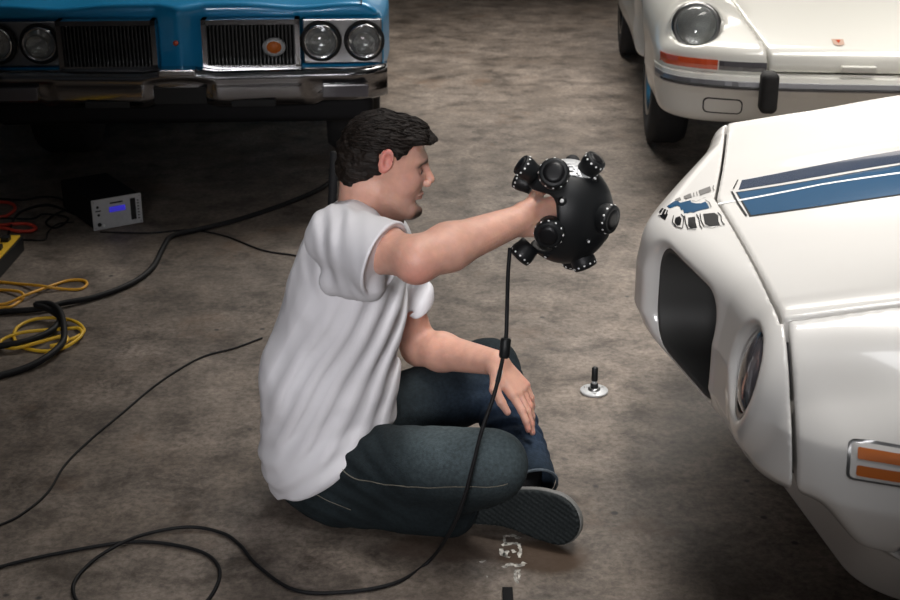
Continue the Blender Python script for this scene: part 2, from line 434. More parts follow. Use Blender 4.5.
for sgn in (-1, 1):
    iso_obj('fender', piece(fb_body, region(lambda a, w_, z: -(a - .062 - .14*np.maximum(.72-z, 0)*.6 - G) + 0*z, lambda a, w_, z: HS+G-sgn*w_,
            lambda a, w_, z: arch(a, z), lambda a, w_, z: a-1.75, lambda a, w_, z: .372-z, lambda a, w_, z: -(a-.062-.084*(.72-z)-.30*np.maximum(.475-z, 0)-G))),
            (0, min(sgn*.6, sgn*1.02), .33), (1.8, max(sgn*.6, sgn*1.02), 1.0), res, M['white_paint'], car)
# lower valance and air dam
def fb_lower(P):
    a, w_, z = P[:, 0], P[:, 1], P[:, 2]; s = np.abs(w_)
    front = (-.012 + .26*s + .32*(.45-z) - a)*.9
    side = s - (fb_side(a, z+.0)-.004 - .25*np.maximum(.37-z, 0) + .045*sstep(a, .20, .30)*sstep(z, .34, .37)*sstep(z,.40,.38))
    f = smax(front, side, .10); f = smax(f, z-.380-.058*sstep(s, .55, .86), .02); f = smax(f, smin(z-.368, a-(.062+.084*(.72-z)+.30*np.maximum(.475-z, 0))+.003, .004), .004); f = smax(f, .17-z, .02); f = smax(f, a-.42, .02)
    return f
iso_obj('air_dam', fb_lower, (-.15, -.98, .14), (.45, .98, .47), .006, M['white_paint'], car)
# dark mass behind the gaps
iso_obj('inner_structure', piece(off(fb_body, .022), region(lambda a, w_, z: .09-a, lambda a, w_, z: a-1.7, lambda a, w_, z: arch(a, z)-.0+np.where(np.abs(w_) > .6, 0, -1))), (.05, -.96, .36), (1.75, .96, .98), .014, M['gap_black'], car)
def disc_at(name, c, n, prof, m, parent, seg=32):
    bm = bmesh.new(); lathe(bm, prof, seg, axis_mat(c, n)); return bm_obj(name, bm, m, parent, True)
for sgn in (-1, 1):
    hl = disc_at('headlight', (.022, sgn*.632, .597), (-1, 0, .2), [(0, .020), (.03, .018), (.055, .012), (.074, .002), (.080, -.004), (.080, -.05), (0, -.06)], M['clear_lens'], car)
    disc_at('headlight_ring', (.022, sgn*.632, .597), (-1, 0, .2), [(.078, .004), (.086, .006), (.090, 0), (.090, -.02), (.078, -.02), (.078, .004)], M['dull_chrome'], hl)
    bm = bmesh.new()
    bbox_bm(bm, (.125, sgn*.272, .53), (.004, .19, .115)); gp = bm_obj('grille', bm, M['gap_black'], car)
    def liner(P, sgn=sgn):
        a, s, z = P[:, 0], sgn*P[:, 1], P[:, 2]; o = fb_open(a, s, z)
        v = smax(o-.004, -(o+.006), .001); v = smax(v, .13-.0-a-.0+0*a if False else a-.13, .001)
        return smax(v, fb_front(s)+.030-a, .002)
    lo, hi = sorted((sgn*.08, sgn*.46))
    iso_obj('grille_liner', liner, (-.17, lo, .41), (.16, hi, .66), .004, M['liner'], gp)
    # egg-crate bars of the inset grille
    bars = bmesh.new()
    for k in range(9): bbox_bm(bars, (.105, sgn*(.10+.042*k), .53), (.012, .0018, .105))
    for k in range(5): bbox_bm(bars, (.105, sgn*.272, .45+.04*k), (.012, .185, .0018))
    bm_obj('grille_bars', bars, M['grille_grey'], gp, kind='stuff')
# wheels
def wheel(parent, c, R, W, rimr, sgn, name='wheel', rim=M['dull_chrome']):
    "axle along local y; sgn is the outward side"
    Mx = axis_mat(c, (0, sgn, 0))
    bm = bmesh.new(); lathe(bm, [(rimr, -W/2), (R*.93, -W/2), (R, -W/2+.03), (R, W/2-.03), (R*.94, W/2), (R*.80, W/2+.006), (rimr, W/2), (rimr, -W/2)], 48, Mx)
    t = bm_obj(name, bm, M['rubber'], parent, True)
    bm = bmesh.new(); lathe(bm, [(0, W/2-.03), (.03, W/2-.028), (.04, W/2-.045), (rimr*.82, W/2-.05), (rimr*.9, W/2-.01), (rimr, W/2+.002), (rimr, -W/2), (0, -W/2+.05)], 48, Mx)
    bm_obj('rim', bm, rim, t, True); return t
wheel(car, (.60, -.76, .315), .315, .20, .18, -1); wheel(car, (.60, .76, .315), .315, .20, .18, 1)
# amber marker on the near fender
def fb_hit(px, py, f=fb_body):
    o, d = fb_ray(px, py); return march(f, o, d, 1.2, 4.5, 900)
def fb_grad(p, f=fb_body):
    e = .004; g = np.array([f((p+np.eye(3)[i]*e)[None])[0]-f((p-np.eye(3)[i]*e)[None])[0] for i in range(3)]); return g/np.linalg.norm(g)
def patch(name, poly, f, lift, m, parent, proj, maxe=.02, thick=0.0, **k):
    "flat outline (list of 3-D points near the surface) laid onto surface f along axis proj"
    pts = [np.asarray(p, float) for p in poly]
    if len(pts) < 3: return None
    bm = bmesh.new(); vs = [bm.verts.new(p) for p in pts]; fc = bm.faces.new(vs); bm.normal_update()
    bmesh.ops.triangulate(bm, faces=[fc], ngon_method='EAR_CLIP')
    for _ in range(7):
        es = [e for e in bm.edges if e.calc_length() > maxe]
        if not es: break
        bmesh.ops.subdivide_edges(bm, edges=es, cuts=1, use_grid_fill=False)
        bmesh.ops.triangulate(bm, faces=bm.faces[:])
    V = np.array([v.co[:] for v in bm.verts]); pj = np.asarray(proj, float); pj /= np.linalg.norm(pj)
    lo = np.full(len(V), -.04); hi = np.full(len(V), .04)      # outside at +, inside at -
    for _ in range(24):
        mid = (lo+hi)/2; ins = f(V+mid[:, None]*pj) < 0
        lo = np.where(ins, mid, lo); hi = np.where(ins, hi, mid)
    V = V + (hi+lift)[:, None]*pj
    for v, c in zip(bm.verts, V): v.co = c
    bm.normal_update()
    for fa in bm.faces:
        if fa.normal.dot(Vector(pj)) < 0: fa.normal_flip()
    if thick:
        bmesh.ops.solidify(bm, geom=bm.faces[:], thickness=-thick)
    return bm_obj(name, bm, m, parent, True, **k)
def rrect(c, u, v, hu, hv, r, n=4):
    out = []; c, u, v = map(lambda q: np.asarray(q, float), (c, u, v))
    for sx, sy, a0 in ((1, 1, 0), (-1, 1, 90), (-1, -1, 180), (1, -1, 270)):
        for i in range(n+1):
            t = math.radians(a0+90*i/n); out.append(c + u*(sx*(hu-r)+r*math.cos(t)) + v*(sy*(hv-r)+r*math.sin(t)))
    return out
mk = fb_hit(880, 464)
for zz, nm, hu, hv, r, m_, lift in ((0, 'side_marker_frame', .078, .032, .010, M['dull_chrome'], .0015),):
    fr = patch(nm, rrect((mk[0]+.03, mk[1]-.02, mk[2]), (1, 0, 0), (0, 0, 1), hu, hv, r), fb_body, lift, m_, car, (0, -1, 0))
patch('side_marker_plate', rrect((mk[0]+.03, mk[1]-.02, mk[2]), (1, 0, 0), (0, 0, 1), .073, .028, .008), fb_body, .003, M['white_paint'], fr, (0, -1, 0))
for dz in (.0135, -.0135):
    patch('amber_lens', rrect((mk[0]+.032, mk[1]-.02, mk[2]+dz), (1, 0, 0), (0, 0, 1), .066, .0085, .003), fb_body, .006, M['amber'], fr, (0, -1, 0))

# hood stripes and decals: outlines in (back, side), laid onto the hood from above
def on_top(uv, m, name, lift=.0008, parent=car, e=.03, **k):
    return patch(name, [(a, b, float(fb_top(np.array([a]), np.array([abs(b)]))[0])) for a, b in uv], fb_body, lift, m, parent, (0, 0, 1), e, **k)
def picks(pts, k, ox, oy):
    out = []
    for x, y in pts:
        h = fb_hit(ox+x/k, oy+y/k)
        if h is not None: out.append((h[0], h[1]))
    return out
def run_out(p, q, a):
    t = (a-p[0])/(q[0]-p[0]); return (a, p[1]+(q[1]-p[1])*t)
def stripe(name, top, bot, m, lift, **k):
    T = picks(top, 4.2857, 690, 90); B_ = picks(bot, 4.2857, 690, 90)
    tl = run_out(T[-2], T[-1], 1.2); bl = run_out(B_[-2], B_[-1], 1.2)
    return on_top(T + [tl, bl] + B_[::-1], m, name, lift, **k)
M['stripe_dark'] = mat('stripe_dark', (.035, .055, .10), .22, coat=1)
stripe('stripe_outline', [(195, 438), (560, 380), (880, 324)], [(255, 545), (580, 500), (880, 456)], M['black_print'], .0004)
st = stripe('wide_blue_stripe', [(203, 441), (560, 384), (880, 328)], [(262, 538), (580, 494), (880, 450)], M['stripe_blue'], .0008)
stripe('white_pinstripe', [(120, 486), (570, 402), (880, 356)], [(120, 493), (570, 408), (880, 363)], M['white_print'], .0012, label='thin white line inside the blue stripe')
stripe('narrow_blue_stripe', [(222, 388), (560, 322), (880, 263)], [(208, 428), (560, 370), (880, 316)], M['stripe_dark'], .0008)
def ribbon(name, pts, wd, m, k, ox, oy, parent, lift=.0009):
    P = [np.array(p) for p in picks(pts, k, ox, oy)]; Lf, Rt = [], []
    if len(P) < 2: return
    for i, p in enumerate(P):
        t = P[min(i+1, len(P)-1)]-P[max(i-1, 0)]; t = t/np.linalg.norm(t); n = np.array([-t[1], t[0]])*wd/2; Lf.append(p+n); Rt.append(p-n)
    return on_top([tuple(p) for p in Lf+Rt[::-1]], m, name, lift+.0012, parent, .008)
ribbon('stripe_end_line', [(178, 438), (205, 488), (242, 543)], .004, M['black_print'], 4.2857, 690, 90, st)
ribbon('stripe_end_line', [(205, 388), (186, 425)], .003, M['black_print'], 4.2857, 690, 90, st)
BK = dict(k=10, ox=640, oy=180)
bird = on_top(picks([(268, 268), (340, 218), (372, 212), (400, 232), (505, 207), (512, 228), (560, 240), (610, 238), (650, 222), (676, 245), (692, 286), (600, 306),
    (560, 318), (535, 330), (500, 325), (478, 338), (455, 332), (440, 340), (432, 300), (408, 306), (400, 275), (375, 258), (330, 275), (300, 288)], **BK), M['stripe_blue'], 'bird_decal', .0013, car, .012)
for pl, m_ in (([(345, 200), (400, 178), (412, 205), (365, 214)], 'grey_print'), ([(435, 168), (505, 138), (520, 178), (450, 196)], 'grey_print'), ([(585, 112), (700, 68), (712, 118), (598, 160)], 'grey_print'),
        ([(352, 385), (395, 368), (415, 395), (405, 452), (375, 462), (345, 432)], 'black_print'), ([(482, 382), (550, 374), (556, 430), (570, 484), (500, 486), (480, 455)], 'black_print'),
        ([(630, 345), (745, 335), (782, 360), (785, 425), (802, 456), (690, 466), (650, 445), (640, 400)], 'black_print'),
        ([(160, 285), (188, 278), (176, 312)], 'black_print'), ([(188, 325), (222, 285), (236, 290), (205, 338)], 'black_print'), ([(213, 348), (245, 296), (262, 300), (233, 366)], 'black_print'), ([(243, 378), (268, 310), (280, 306), (262, 384)], 'black_print')):
    on_top(picks(pl, **BK), M[m_], 'feather', .0016, bird, .009)
for pl in ([(335, 362), (322, 430), (360, 475), (420, 492)], [(410, 350), (438, 380), (432, 440), (425, 488)], [(445, 365), (455, 440), (480, 495), (560, 505)], [(565, 350), (590, 400), (598, 460), (620, 495)],
        [(600, 345), (612, 420), (640, 470), (720, 490), (850, 452)], [(775, 330), (808, 365), (815, 420), (845, 455)], [(150, 290), (185, 360), (255, 400), (275, 350)],
        [(520, 212), (560, 222), (605, 205)], [(625, 190), (655, 185)], [(650, 205), (690, 230), (712, 278)], [(735, 60), (728, 88), (742, 112)], [(535, 135), (540, 172)], [(565, 125), (572, 165)]):
    ribbon('decal_line', pl, .0019, M['grey_print' if pl[0][1] < 240 else 'black_print'], parent=bird, **BK)
# ------------------------------------------------------------------ blue coupe at the back left
BL_O = np.array([-.985, 4.90, 0.0])      # nose centre on the ground; local x to the right, y back, z up
blue = empty('blue_coupe', BL_O, math.radians(3.0), label='metallic blue coupe with chrome bumper and twin round headlights, back left behind the man', cat='car')
def bl_front(s): return .52*np.sqrt(np.minimum(s, .085)**2+.00006) + .02*s
def bl_body(P):
    x, y, z = P[:, 0], P[:, 1], P[:, 2]; s = np.abs(x)
    top = .735 + .05*sstep(y, 0, .8) + .018*np.exp(-(s/.36)**6)*sstep(y, -.02, .1) + .012*np.exp(-((s-.62)/.12)**2) - .05*sstep(s, .66, .80)
    f = smax((z-top), bl_front(s) - .10*np.clip(z-.66, 0, 1) - y + .03, .03)
    f = smax(f, s - (.738+.03*sstep(y, 0, .5) - .25*np.maximum(.5-z, 0)), .05)
    f = smax(f, .33+.02*s + .13*sstep(y, .30, .14) - z, .03); f = smax(f, y-3.2, .05)
    # recessed grilles and lamp panels
    for lo, hi in ((.085, .435), (.445, .740)):
        c = (lo+hi)/2; r = smax(np.abs(s-c)-(hi-lo)/2, np.abs(z-.610)-.090, .012); f = smax(f, -smax(r, y-.12, .005), .008)
    f = smax(f, -smax(smax(np.hypot(y-.95, z-.30)-.37, .55-s, .02), z-.66, .02), .02)      # wheel houses
    return f
iso_obj('body', piece(bl_body, region(lambda x, y, z: np.abs(z-.55)-.6, lambda x, y, z: -((z-.708)*1.0+.0*y)*-1 if False else 0*z-1)), (-.90, -.06, .28), (.90, 3.3, .86), .0115, M['blue_paint'], blue)
def bbar(name, c, h, m, parent, bev=.006, rot=None, **k):
    bm = bmesh.new(); bbox_bm(bm, (0, 0, 0), h, bev); o = bm_obj(name, bm, m, parent, **k); o.location = c
    if rot: o.rotation_euler = rot
    return o
def frame_bars(name, cx, cz, hx, hz, t, y, m, parent, d=.02):
    bm = bmesh.new()
    for c, h in (((cx, y, cz+hz-t), (hx, d, t)), ((cx, y, cz-hz+t), (hx, d, t)), ((cx-hx+t, y, cz), (t, d, hz)), ((cx+hx-t, y, cz), (t, d, hz))): bbox_bm(bm, c, h)
    return bm_obj(name, bm, m, parent)
for sg in (-1, 1):
    g = bbar('grille', (sg*.26, .115, .610), (.172, .008, .088), M['gap_black'], blue, .002)
    g2 = frame_bars('grille_frame', sg*.26, .610, .178, .092, .009, .045, M['chrome'], blue, .035)
    for k in range(23):
        b_ = bbar('grille_bar', (sg*.26-.154+.014*k, .085, .610), (.0026, .012, .082), M['grille_grey'], blue, .0008)
    lp = bbar('lamp_panel', (sg*.592, .095, .607), (.145, .01, .082), M['dull_chrome'], blue, .004)
    frame_bars('lamp_panel_rim', sg*.592, .607, .150, .088, .007, .055, M['chrome'], lp, .03)
    for x in (.512, .672):
        h = disc_at('headlight', (sg*x, .055, .612), (0, -1, 0), [(0, -.012), (.03, -.008), (.052, .0), (.056, .002), (.056, -.03), (0, -.03)], M['reflector'], blue)
        disc_at('headlight_ring', (sg*x, .055, .612), (0, -1, 0), [(.054, .004), (.058, .010), (.063, .006), (.065, -.03), (.055, -.03), (.054, .004)], M['chrome'], h)
        disc_at('recess', (sg*x, .066, .612), (0, -1, 0), [(.064, .006), (.074, .008), (.076, .0), (.064, -.004), (.064, .006)], M['gap_black'], h)
        disc_at('lens', (sg*x, .052, .612), (0, -1, 0), [(0, .026), (.025, .023), (.043, .015), (.055, .005), (.055, .003), (0, .003)], M['lens'], h)
badge = disc_at('badge', (.34, .058, .594), (0, -1, 0), [(0, .012), (.024, .010), (.026, 0), (.026, -.006), (0, -.006)], M['amber'], blue); badge.scale = (1.25, 1, 1); badge.location = (.34-.34*1.25, 0, 0)
rim_ = disc_at('badge_rim', (.34, .060, .594), (0, -1, 0), [(.022, .014), (.034, .010), (.034, -.004), (.022, -.004), (.022, .014)], M['silver'], badge)
rd = disc_at('nose_emblem', (-.012, .012, .620), (0, -1, 0), [(0, .010), (.009, .006), (.010, 0), (0, -.02)], M['orange_lens'], blue)
# chrome bumper: lofted along the width
def bumper_mesh(prof_at, xs):
    bm = bmesh.new(); rows = []
    for x in xs: rows.append([bm.verts.new(p) for p in prof_at(x)])
    for a, b in zip(rows, rows[1:]):
        n = len(a)
        for i in range(n): bm.faces.new((a[i], a[(i+1) % n], b[(i+1) % n], b[i]))
    bm.faces.new(rows[0]); bm.faces.new(rows[-1][::-1]); bmesh.ops.recalc_face_normals(bm, faces=bm.faces[:]); return bm
def prof(x):
    s = abs(x); ctr = math.exp(-(s/.10)**4); end = max(0, s-.62)
    y0 = -.07 + .035*(1-math.exp(-(s/.30)**2)) + 2.6*end*end*2
    mid = float(sstep(np.array([s]), .095, .135)[0]*(1-sstep(np.array([s]), .44, .48)[0]))
    zt = .520 - .0*mid + .012*ctr; zl = .385 + .035*ctr + .015*float(sstep(np.array([s]), .48, .52)[0])
    return [(x, y0+.09, zt), (x, y0+.015, zt+.004), (x, y0, zt-.010), (x, y0+.004, zt-.030), (x, y0+.022-.016*mid, zt-.045), (x, y0+.012-.016*mid, zl+.045), (x, y0+.02, zl+.012), (x, y0+.05, zl), (x, y0+.12, zl+.01), (x, y0+.12, zt-.02)]
xs = [-.755+.0118*i for i in range(129)]
bp = bm_obj('bumper', bumper_mesh(prof, xs), M['dark_chrome'], blue, True)
for sg in (-1, 1):
    bbar('air_slot', (sg*.265, -.040, .410), (.080, .02, .012), M['gap_black'], bp, .003)
    bbar('turn_signal', (sg*.60, -.008, .448), (.085, .03, .024), M['clear_lens'], bp, .006)
bbar('bumper_pad', (0, -.065, .533), (.066, .035, .012), M['chrome'], bp, .006)
bbar('license_recess', (0, -.046, .440), (.095, .012, .030), M['gap_black'], bp, .004)
iso_obj('lower_valance', lambda P: box(P, (0, .18, .36), (.70, .14, .05), .03), (-.75, .0, .28), (.75, .36, .44), .014, M['black_matte'], blue)
for sg in (-1, 1): wheel(blue, (sg*.66, .95, .325), .325, .20, .18, sg) if False else None
def wheel_x(parent, c, R, W, rimr, sgn, rim=M['dull_chrome']):
    Mx = axis_mat(c, (sgn, 0, 0))
    bm = bmesh.new(); lathe(bm, [(rimr, -W/2), (R*.93, -W/2), (R, -W/2+.03), (R, W/2-.03), (R*.94, W/2), (R*.80, W/2+.006), (rimr, W/2), (rimr, -W/2)], 48, Mx)
    t = bm_obj('wheel', bm, M['rubber'], parent, True)
    bm = bmesh.new(); lathe(bm, [(0, W/2-.005), (.05, W/2-.01), (.055, W/2-.03), (rimr*.82, W/2-.035), (rimr*.9, W/2-.005), (rimr, W/2+.003), (rimr, -W/2), (0, -W/2+.05)], 48, Mx)
    bm_obj('rim', bm, rim, t, True); return t
for sg in (-1, 1): wheel_x(blue, (sg*.61, .86, .32), .32, .22, .18, sg); wheel_x(blue, (sg*.64, 2.9, .32), .32, .24, .18, sg)
bbar('hood_seam', (-.665, .30, .775), (.002, .30, .004), M['gap_black'], blue, .0, (.06, 0, 0))
bbar('hood_seam', (.665, .30, .775), (.002, .30, .004), M['gap_black'], blue, .0, (.06, 0, 0))

M['trim_grey'] = mat('trim_grey', (.30, .30, .32), .35, metal=.7)
# ------------------------------------------------------------------ white rear-engined coupe at the back right
PO_O = np.array([1.485, 4.87, 0.0]); PO_RZ = math.radians(-4)
por = empty('classic_coupe', PO_O, PO_RZ, label='rounded white classic coupe with big round headlight and black bumper guard, back right', cat='car')
def unit_(v): v = np.asarray(v, float); return v/np.linalg.norm(v)
def po_plan(s): return .0 + .10*s**2 + .62*np.maximum(s-.36, 0)**1.9*1.15
def po_body(P):
    x, y, z = P[:, 0], P[:, 1], P[:, 2]; s = np.abs(x); yy = y - po_plan(s)
    hood = .575 + .30*np.clip(yy, -.2, 1.2) - .09*np.clip(yy, 0, 1.2)**2
    f = smax(z-hood, -yy - .10*(z-.45) + .03, .07)
    wid = .715 + .02*sstep(y, .3, .9) + .02*sstep(y, 1.8, 2.6) - .20*np.maximum(.42-z, 0) - .35*np.maximum(z-.55, 0)**1.3
    f = smax(f, s-wid, .12)
    # fender ridge that ends in the headlight
    R = .125+.02*sstep(y, .3, 1.0)
    q = P.copy(); q[:, 0] = s
    fe = cap(q, (.550, .40, .618), (.60, 1.5, .70), .125, .15)
    fe = smax(fe, -(y - .33 - .42*(z-.61)), .02)
    f = smin(f, fe, .10)
    f = smax(f, .30+.03*sstep(y, .5, .3)*0 - z + .05*sstep(y, .12, 0), .05); f = smax(f, y-3.4, .1)
    nn = unit_((.10, -1, .45)); c0 = np.array([.565, .270, .634]); hh = (q-c0) @ nn; rr_ = np.linalg.norm(q-c0-hh[:, None]*nn, axis=1)
    f = smax(f, -smax(rr_-.099, .0-hh, .01), .006); f = smin(f, smax(rr_-.104, np.maximum(hh, -hh-.12), .004), .02)
    cabin = ell(P, (0, 2.3, .72), (.68, 1.25, .50)); f = smin(f, cabin, .10)
    f = smax(f, -smax(np.hypot(y-.98, z-.31)-.345, .46-s, .02), .02)
    f = smax(f, -smax(np.hypot(y-2.95, z-.31)-.345, .52-s, .02), .02)
    return f
def hoodline(x, y, z): return (np.abs(x) - (.31+.22*np.clip(y, 0, 1)))      # the lid narrows toward the nose
def lid(x, y, z): return smax(hoodline(x, y, z), .508 + .02*0 - z, .012)
gapP = .003
iso_obj('front_lid', piece(po_body, region(lambda x, y, z: lid(x, y, z)+gapP, lambda x, y, z: y-1.25, lambda x, y, z: .50-z)), (-.62, -.02, .46), (.62, 1.3, .95), .010, M['cream_paint'], por)
iso_obj('body', piece(po_body, lambda P: np.maximum(-np.maximum(lid(P[:, 0], P[:, 1], P[:, 2])-gapP, np.maximum(P[:, 1]-1.25-gapP, .50-P[:, 2])), -9)), (-.86, -.06, .24), (.86, 3.5, 1.26), .0125, M['cream_paint'], por)
def po_hit(px, py):
    d = ray(px, py); o = np.array([0, 0, CAM_H]) - PO_O; c, s_ = math.cos(-PO_RZ), math.sin(-PO_RZ)
    T = lambda v: np.array([c*v[0]-s_*v[1], s_*v[0]+c*v[1], v[2]]); return march(po_body, T(o), T(d), 3.5, 8, 900)
for sg in (-1, 1):
    c = (sg*.565, .270, .634); n = (sg*.10, -1, .45)
    h = disc_at('headlight', c, n, [(0, .016), (.04, .014), (.07, .006), (.078, 0), (.078, -.05), (0, -.05)], M['reflector'], por)
    disc_at('headlight_ring', c, n, [(.076, .008), (.086, .010), (.095, .002), (.098, -.03), (.078, -.03), (.076, .008)], M['dull_chrome'], h)
    disc_at('lens', c, n, [(0, .040), (.04, .036), (.065, .024), (.078, .010), (.078, .006), (0, .006)], M['lens'], h)
    # horn grille lamp unit above the bumper
    def strip(x0, x1, z0, z1, lift):
        V = []; 
        return V
def po_band(name, x0, x1, z0, z1, d0, d1, m, parent, n=24, r=0):
    bm = bmesh.new(); rows = []
    for i in range(n+1):
        x = x0+(x1-x0)*i/n; zc = (z0+z1)/2
        pts = np.array([[x, -.3, z0], [x, -.3, zc], [x, -.3, z1]]); ys = []
        for p in pts:
            a, b = -.35, .9
            t = np.linspace(a, b, 300); Q = np.repeat(p[None], 300, 0); Q[:, 1] = t; v = po_body(Q)
            ys.append(t[np.argmax(v < 0)] if (v < 0).any() else .5)
        y = float(np.median(ys))
        rows.append([bm.verts.new(q) for q in ((x, y+.03, z0), (x, y-d0, z0), (x, y-d1, zc), (x, y-d0, z1), (x, y+.03, z1))])
    for a, b in zip(rows, rows[1:]):
        for i in range(5): bm.faces.new((a[i], b[i], b[(i+1) % 5], a[(i+1) % 5]))
    bm.faces.new(rows[0][::-1]); bm.faces.new(rows[-1]); bmesh.ops.recalc_face_normals(bm, faces=bm.faces[:])
    return bm_obj(name, bm, m, parent)
bmp = po_band('bumper', -.715, .715, .425, .497, .045, .062, M['cream_paint'], por, 60)
po_band('bumper_trim', -.715, .715, .452, .482, .066, .074, M['trim_grey'], bmp, 60)
po_band('rubber_strip', -.70, .70, .458, .466, .076, .080, M['rubber'], bmp, 60)
for sg in (-1, 1):
    a_, b_ = sorted((sg*.70, sg*.50)); tl = po_band('turn_signal', a_, b_, .510, .546, .006, .012, M['orange_lens'], por, 10)
    a_, b_ = sorted((sg*.495, sg*.325)); po_band('horn_grille', a_, b_, .510, .544, .004, .008, M['clear_lens'], por, 10)
    ang = .0
    gd = iso_obj('bumper_guard', lambda P, sg=sg: box(P, (sg*.325, -.055, .455), (.032, .040, .075), .022), (sg*.325-.05, -.12, .36), (sg*.325+.05, .02, .55), .006, M['rubber'], por)
    q = [(sg*.50+.06*u, v) for u, v in ((0, 0),)]
# fog lamp blanking plates in the apron
def po_patch_front(name, cx, cz, hx, hz, m, lift, parent):
    pts = rrect((cx, -.05, cz), (1, 0, 0), (0, 0, 1), hx, hz, .022, 5); return patch(name, pts, po_body, lift, m, parent, (0, -1, 0), .03)
def patch_y(name, pts, m, lift, parent):
    return None
bm = None
for sg in (-1, 1):
    y0 = float(po_plan(np.array([.47]))[0])
    pl = patch('apron_plate_seam', rrect((sg*.47, y0+.02, .372), (1, 0, 0), (0, 0, 1), .072, .030, .02, 5), po_body, .001, M['gap_black'], por, (0, -1, 0), .02)
    patch('apron_plate', rrect((sg*.47, y0+.02, .372), (1, 0, 0), (0, 0, 1), .067, .025, .017, 5), po_body, .0025, M['cream_paint'], pl, (0, -1, 0), .02)
h = po_hit(838, 42)
if h is not None:
    cr = patch('crest', [(h[0]-.022, h[1]+.02, h[2]), (h[0]+.022, h[1]+.02, h[2]), (h[0]+.020, h[1]-.018, h[2]-.02), (h[0], h[1]-.032, h[2]-.02), (h[0]-.020, h[1]-.018, h[2]-.02)], po_body, .003, mat('crest', (.55, .38, .30), .3), por, (0, -.3, 1), .012)
    patch('crest_centre', [(h[0]-.009, h[1]+.008, h[2]), (h[0]+.009, h[1]+.008, h[2]), (h[0], h[1]-.016, h[2]-.01)], po_body, .005, M['orange_lens'], cr, (0, -.3, 1), .012)
bbar('lid_handle', (0, -.0, .533), (.062, .014, .010), M['cream_paint'], por, .004)
for sg in (-1, 1): wheel_x(por, (sg*.60, .98, .31), .31, .16, .19, sg, M['dull_chrome']); wheel_x(por, (sg*.62, 2.95, .31), .31, .17, .19, sg, M['chrome'])
# ------------------------------------------------------------------ the seated man
HIP_R, HIP_L = L(-.27, 2.61, .12), L(-.25, 2.79, .12)
KNEE_R, ANK_R = L(.086, 2.45, .222), L(-.09, 2.565, .058)
KNEE_L, ANK_L = L(.095, 2.93, .225), L(.172, 2.625, .098)
SH_R, EL_R, WR_R = L(-.221, 2.54, .682), L(-.060, 2.335, .711), L(.134, 2.455, .748)
SH_L, EL_L, WR_L = L(-.150, 2.855, .575), L(-.072, 2.885, .295), L(.102, 2.72, .330)
NECK = L(-.172, 2.715, .675)
HC = L(-.130, 2.70, .790); th, yw = math.radians(10), math.radians(4)
_f = L(math.cos(th)*math.cos(yw), math.cos(th)*math.sin(yw), -math.sin(th)); HR = frame(_f); HS_ = .89
def hloc(P): return ((P-HC) @ HR)/HS_
def hw(p): return HC + HR @ (L(*p)*HS_)
def unit(v): v = np.asarray(v, float); return v/np.linalg.norm(v)
def hand(wr, d, pn, ts, curl, thumb, sc=1.0):
    "list of capsules; d = to the knuckles, pn = way the palm faces, ts = thumb side"
    d = unit(d); pn = unit(pn - d*np.dot(pn, d)); ts = unit(np.cross(d, pn))*(1 if np.dot(np.cross(d, pn), ts) > 0 else -1); C = []
    lens = [(.042, .026, .021), (.046, .030, .022), (.042, .027, .021), (.032, .021, .019)]
    for i in range(4):
        o = ts*(.030-.0205*i)*sc; k = wr + d*(.088-.004*abs(i-1))*sc + o - pn*.003
        C.append((wr + o*.62 + d*.008, k, .0155*sc, .0115*sc)); p = k; a = 0.0
        for j in range(3):
            a += curl[i][j]; spread = ts*(.05-.035*i)
            q = p + unit(d*math.cos(a) + pn*math.sin(a) + spread)*lens[i][j]*sc
            C.append((p, q, (.0098-.0009*j)*sc, (.0091-.0011*j)*sc)); p = q
    b = wr + d*.022*sc + ts*.022*sc; m = b + unit(d*.62 + ts*.62 + pn*thumb[0])*.042*sc
    n = m + unit(d*.85 + ts*thumb[1] + pn*thumb[2])*.033*sc; e = n + unit(d*.95 + ts*thumb[3] + pn*thumb[4])*.027*sc
    C += [(b, m, .016*sc, .0125*sc), (m, n, .0118*sc, .0105*sc), (n, e, .0103*sc, .008*sc)]
    return C
H_R = hand(WR_R, L(.9, .22, .02), L(.2, 1.0, -.1), L(.0, 0, 1), [(.75, 1.2, .8)]*4, (.7, .1, .8, -.2, .9))
H_L = hand(WR_L, L(.047, -.035, -.052), L(-.55, .35, -.75), L(-.55, -.8, 0), [(.10, .20, .15), (.22, .22, .15), (.30, .25, .2), (.38, .3, .2)], (.25, .05, .15, -.1, .2), .95)
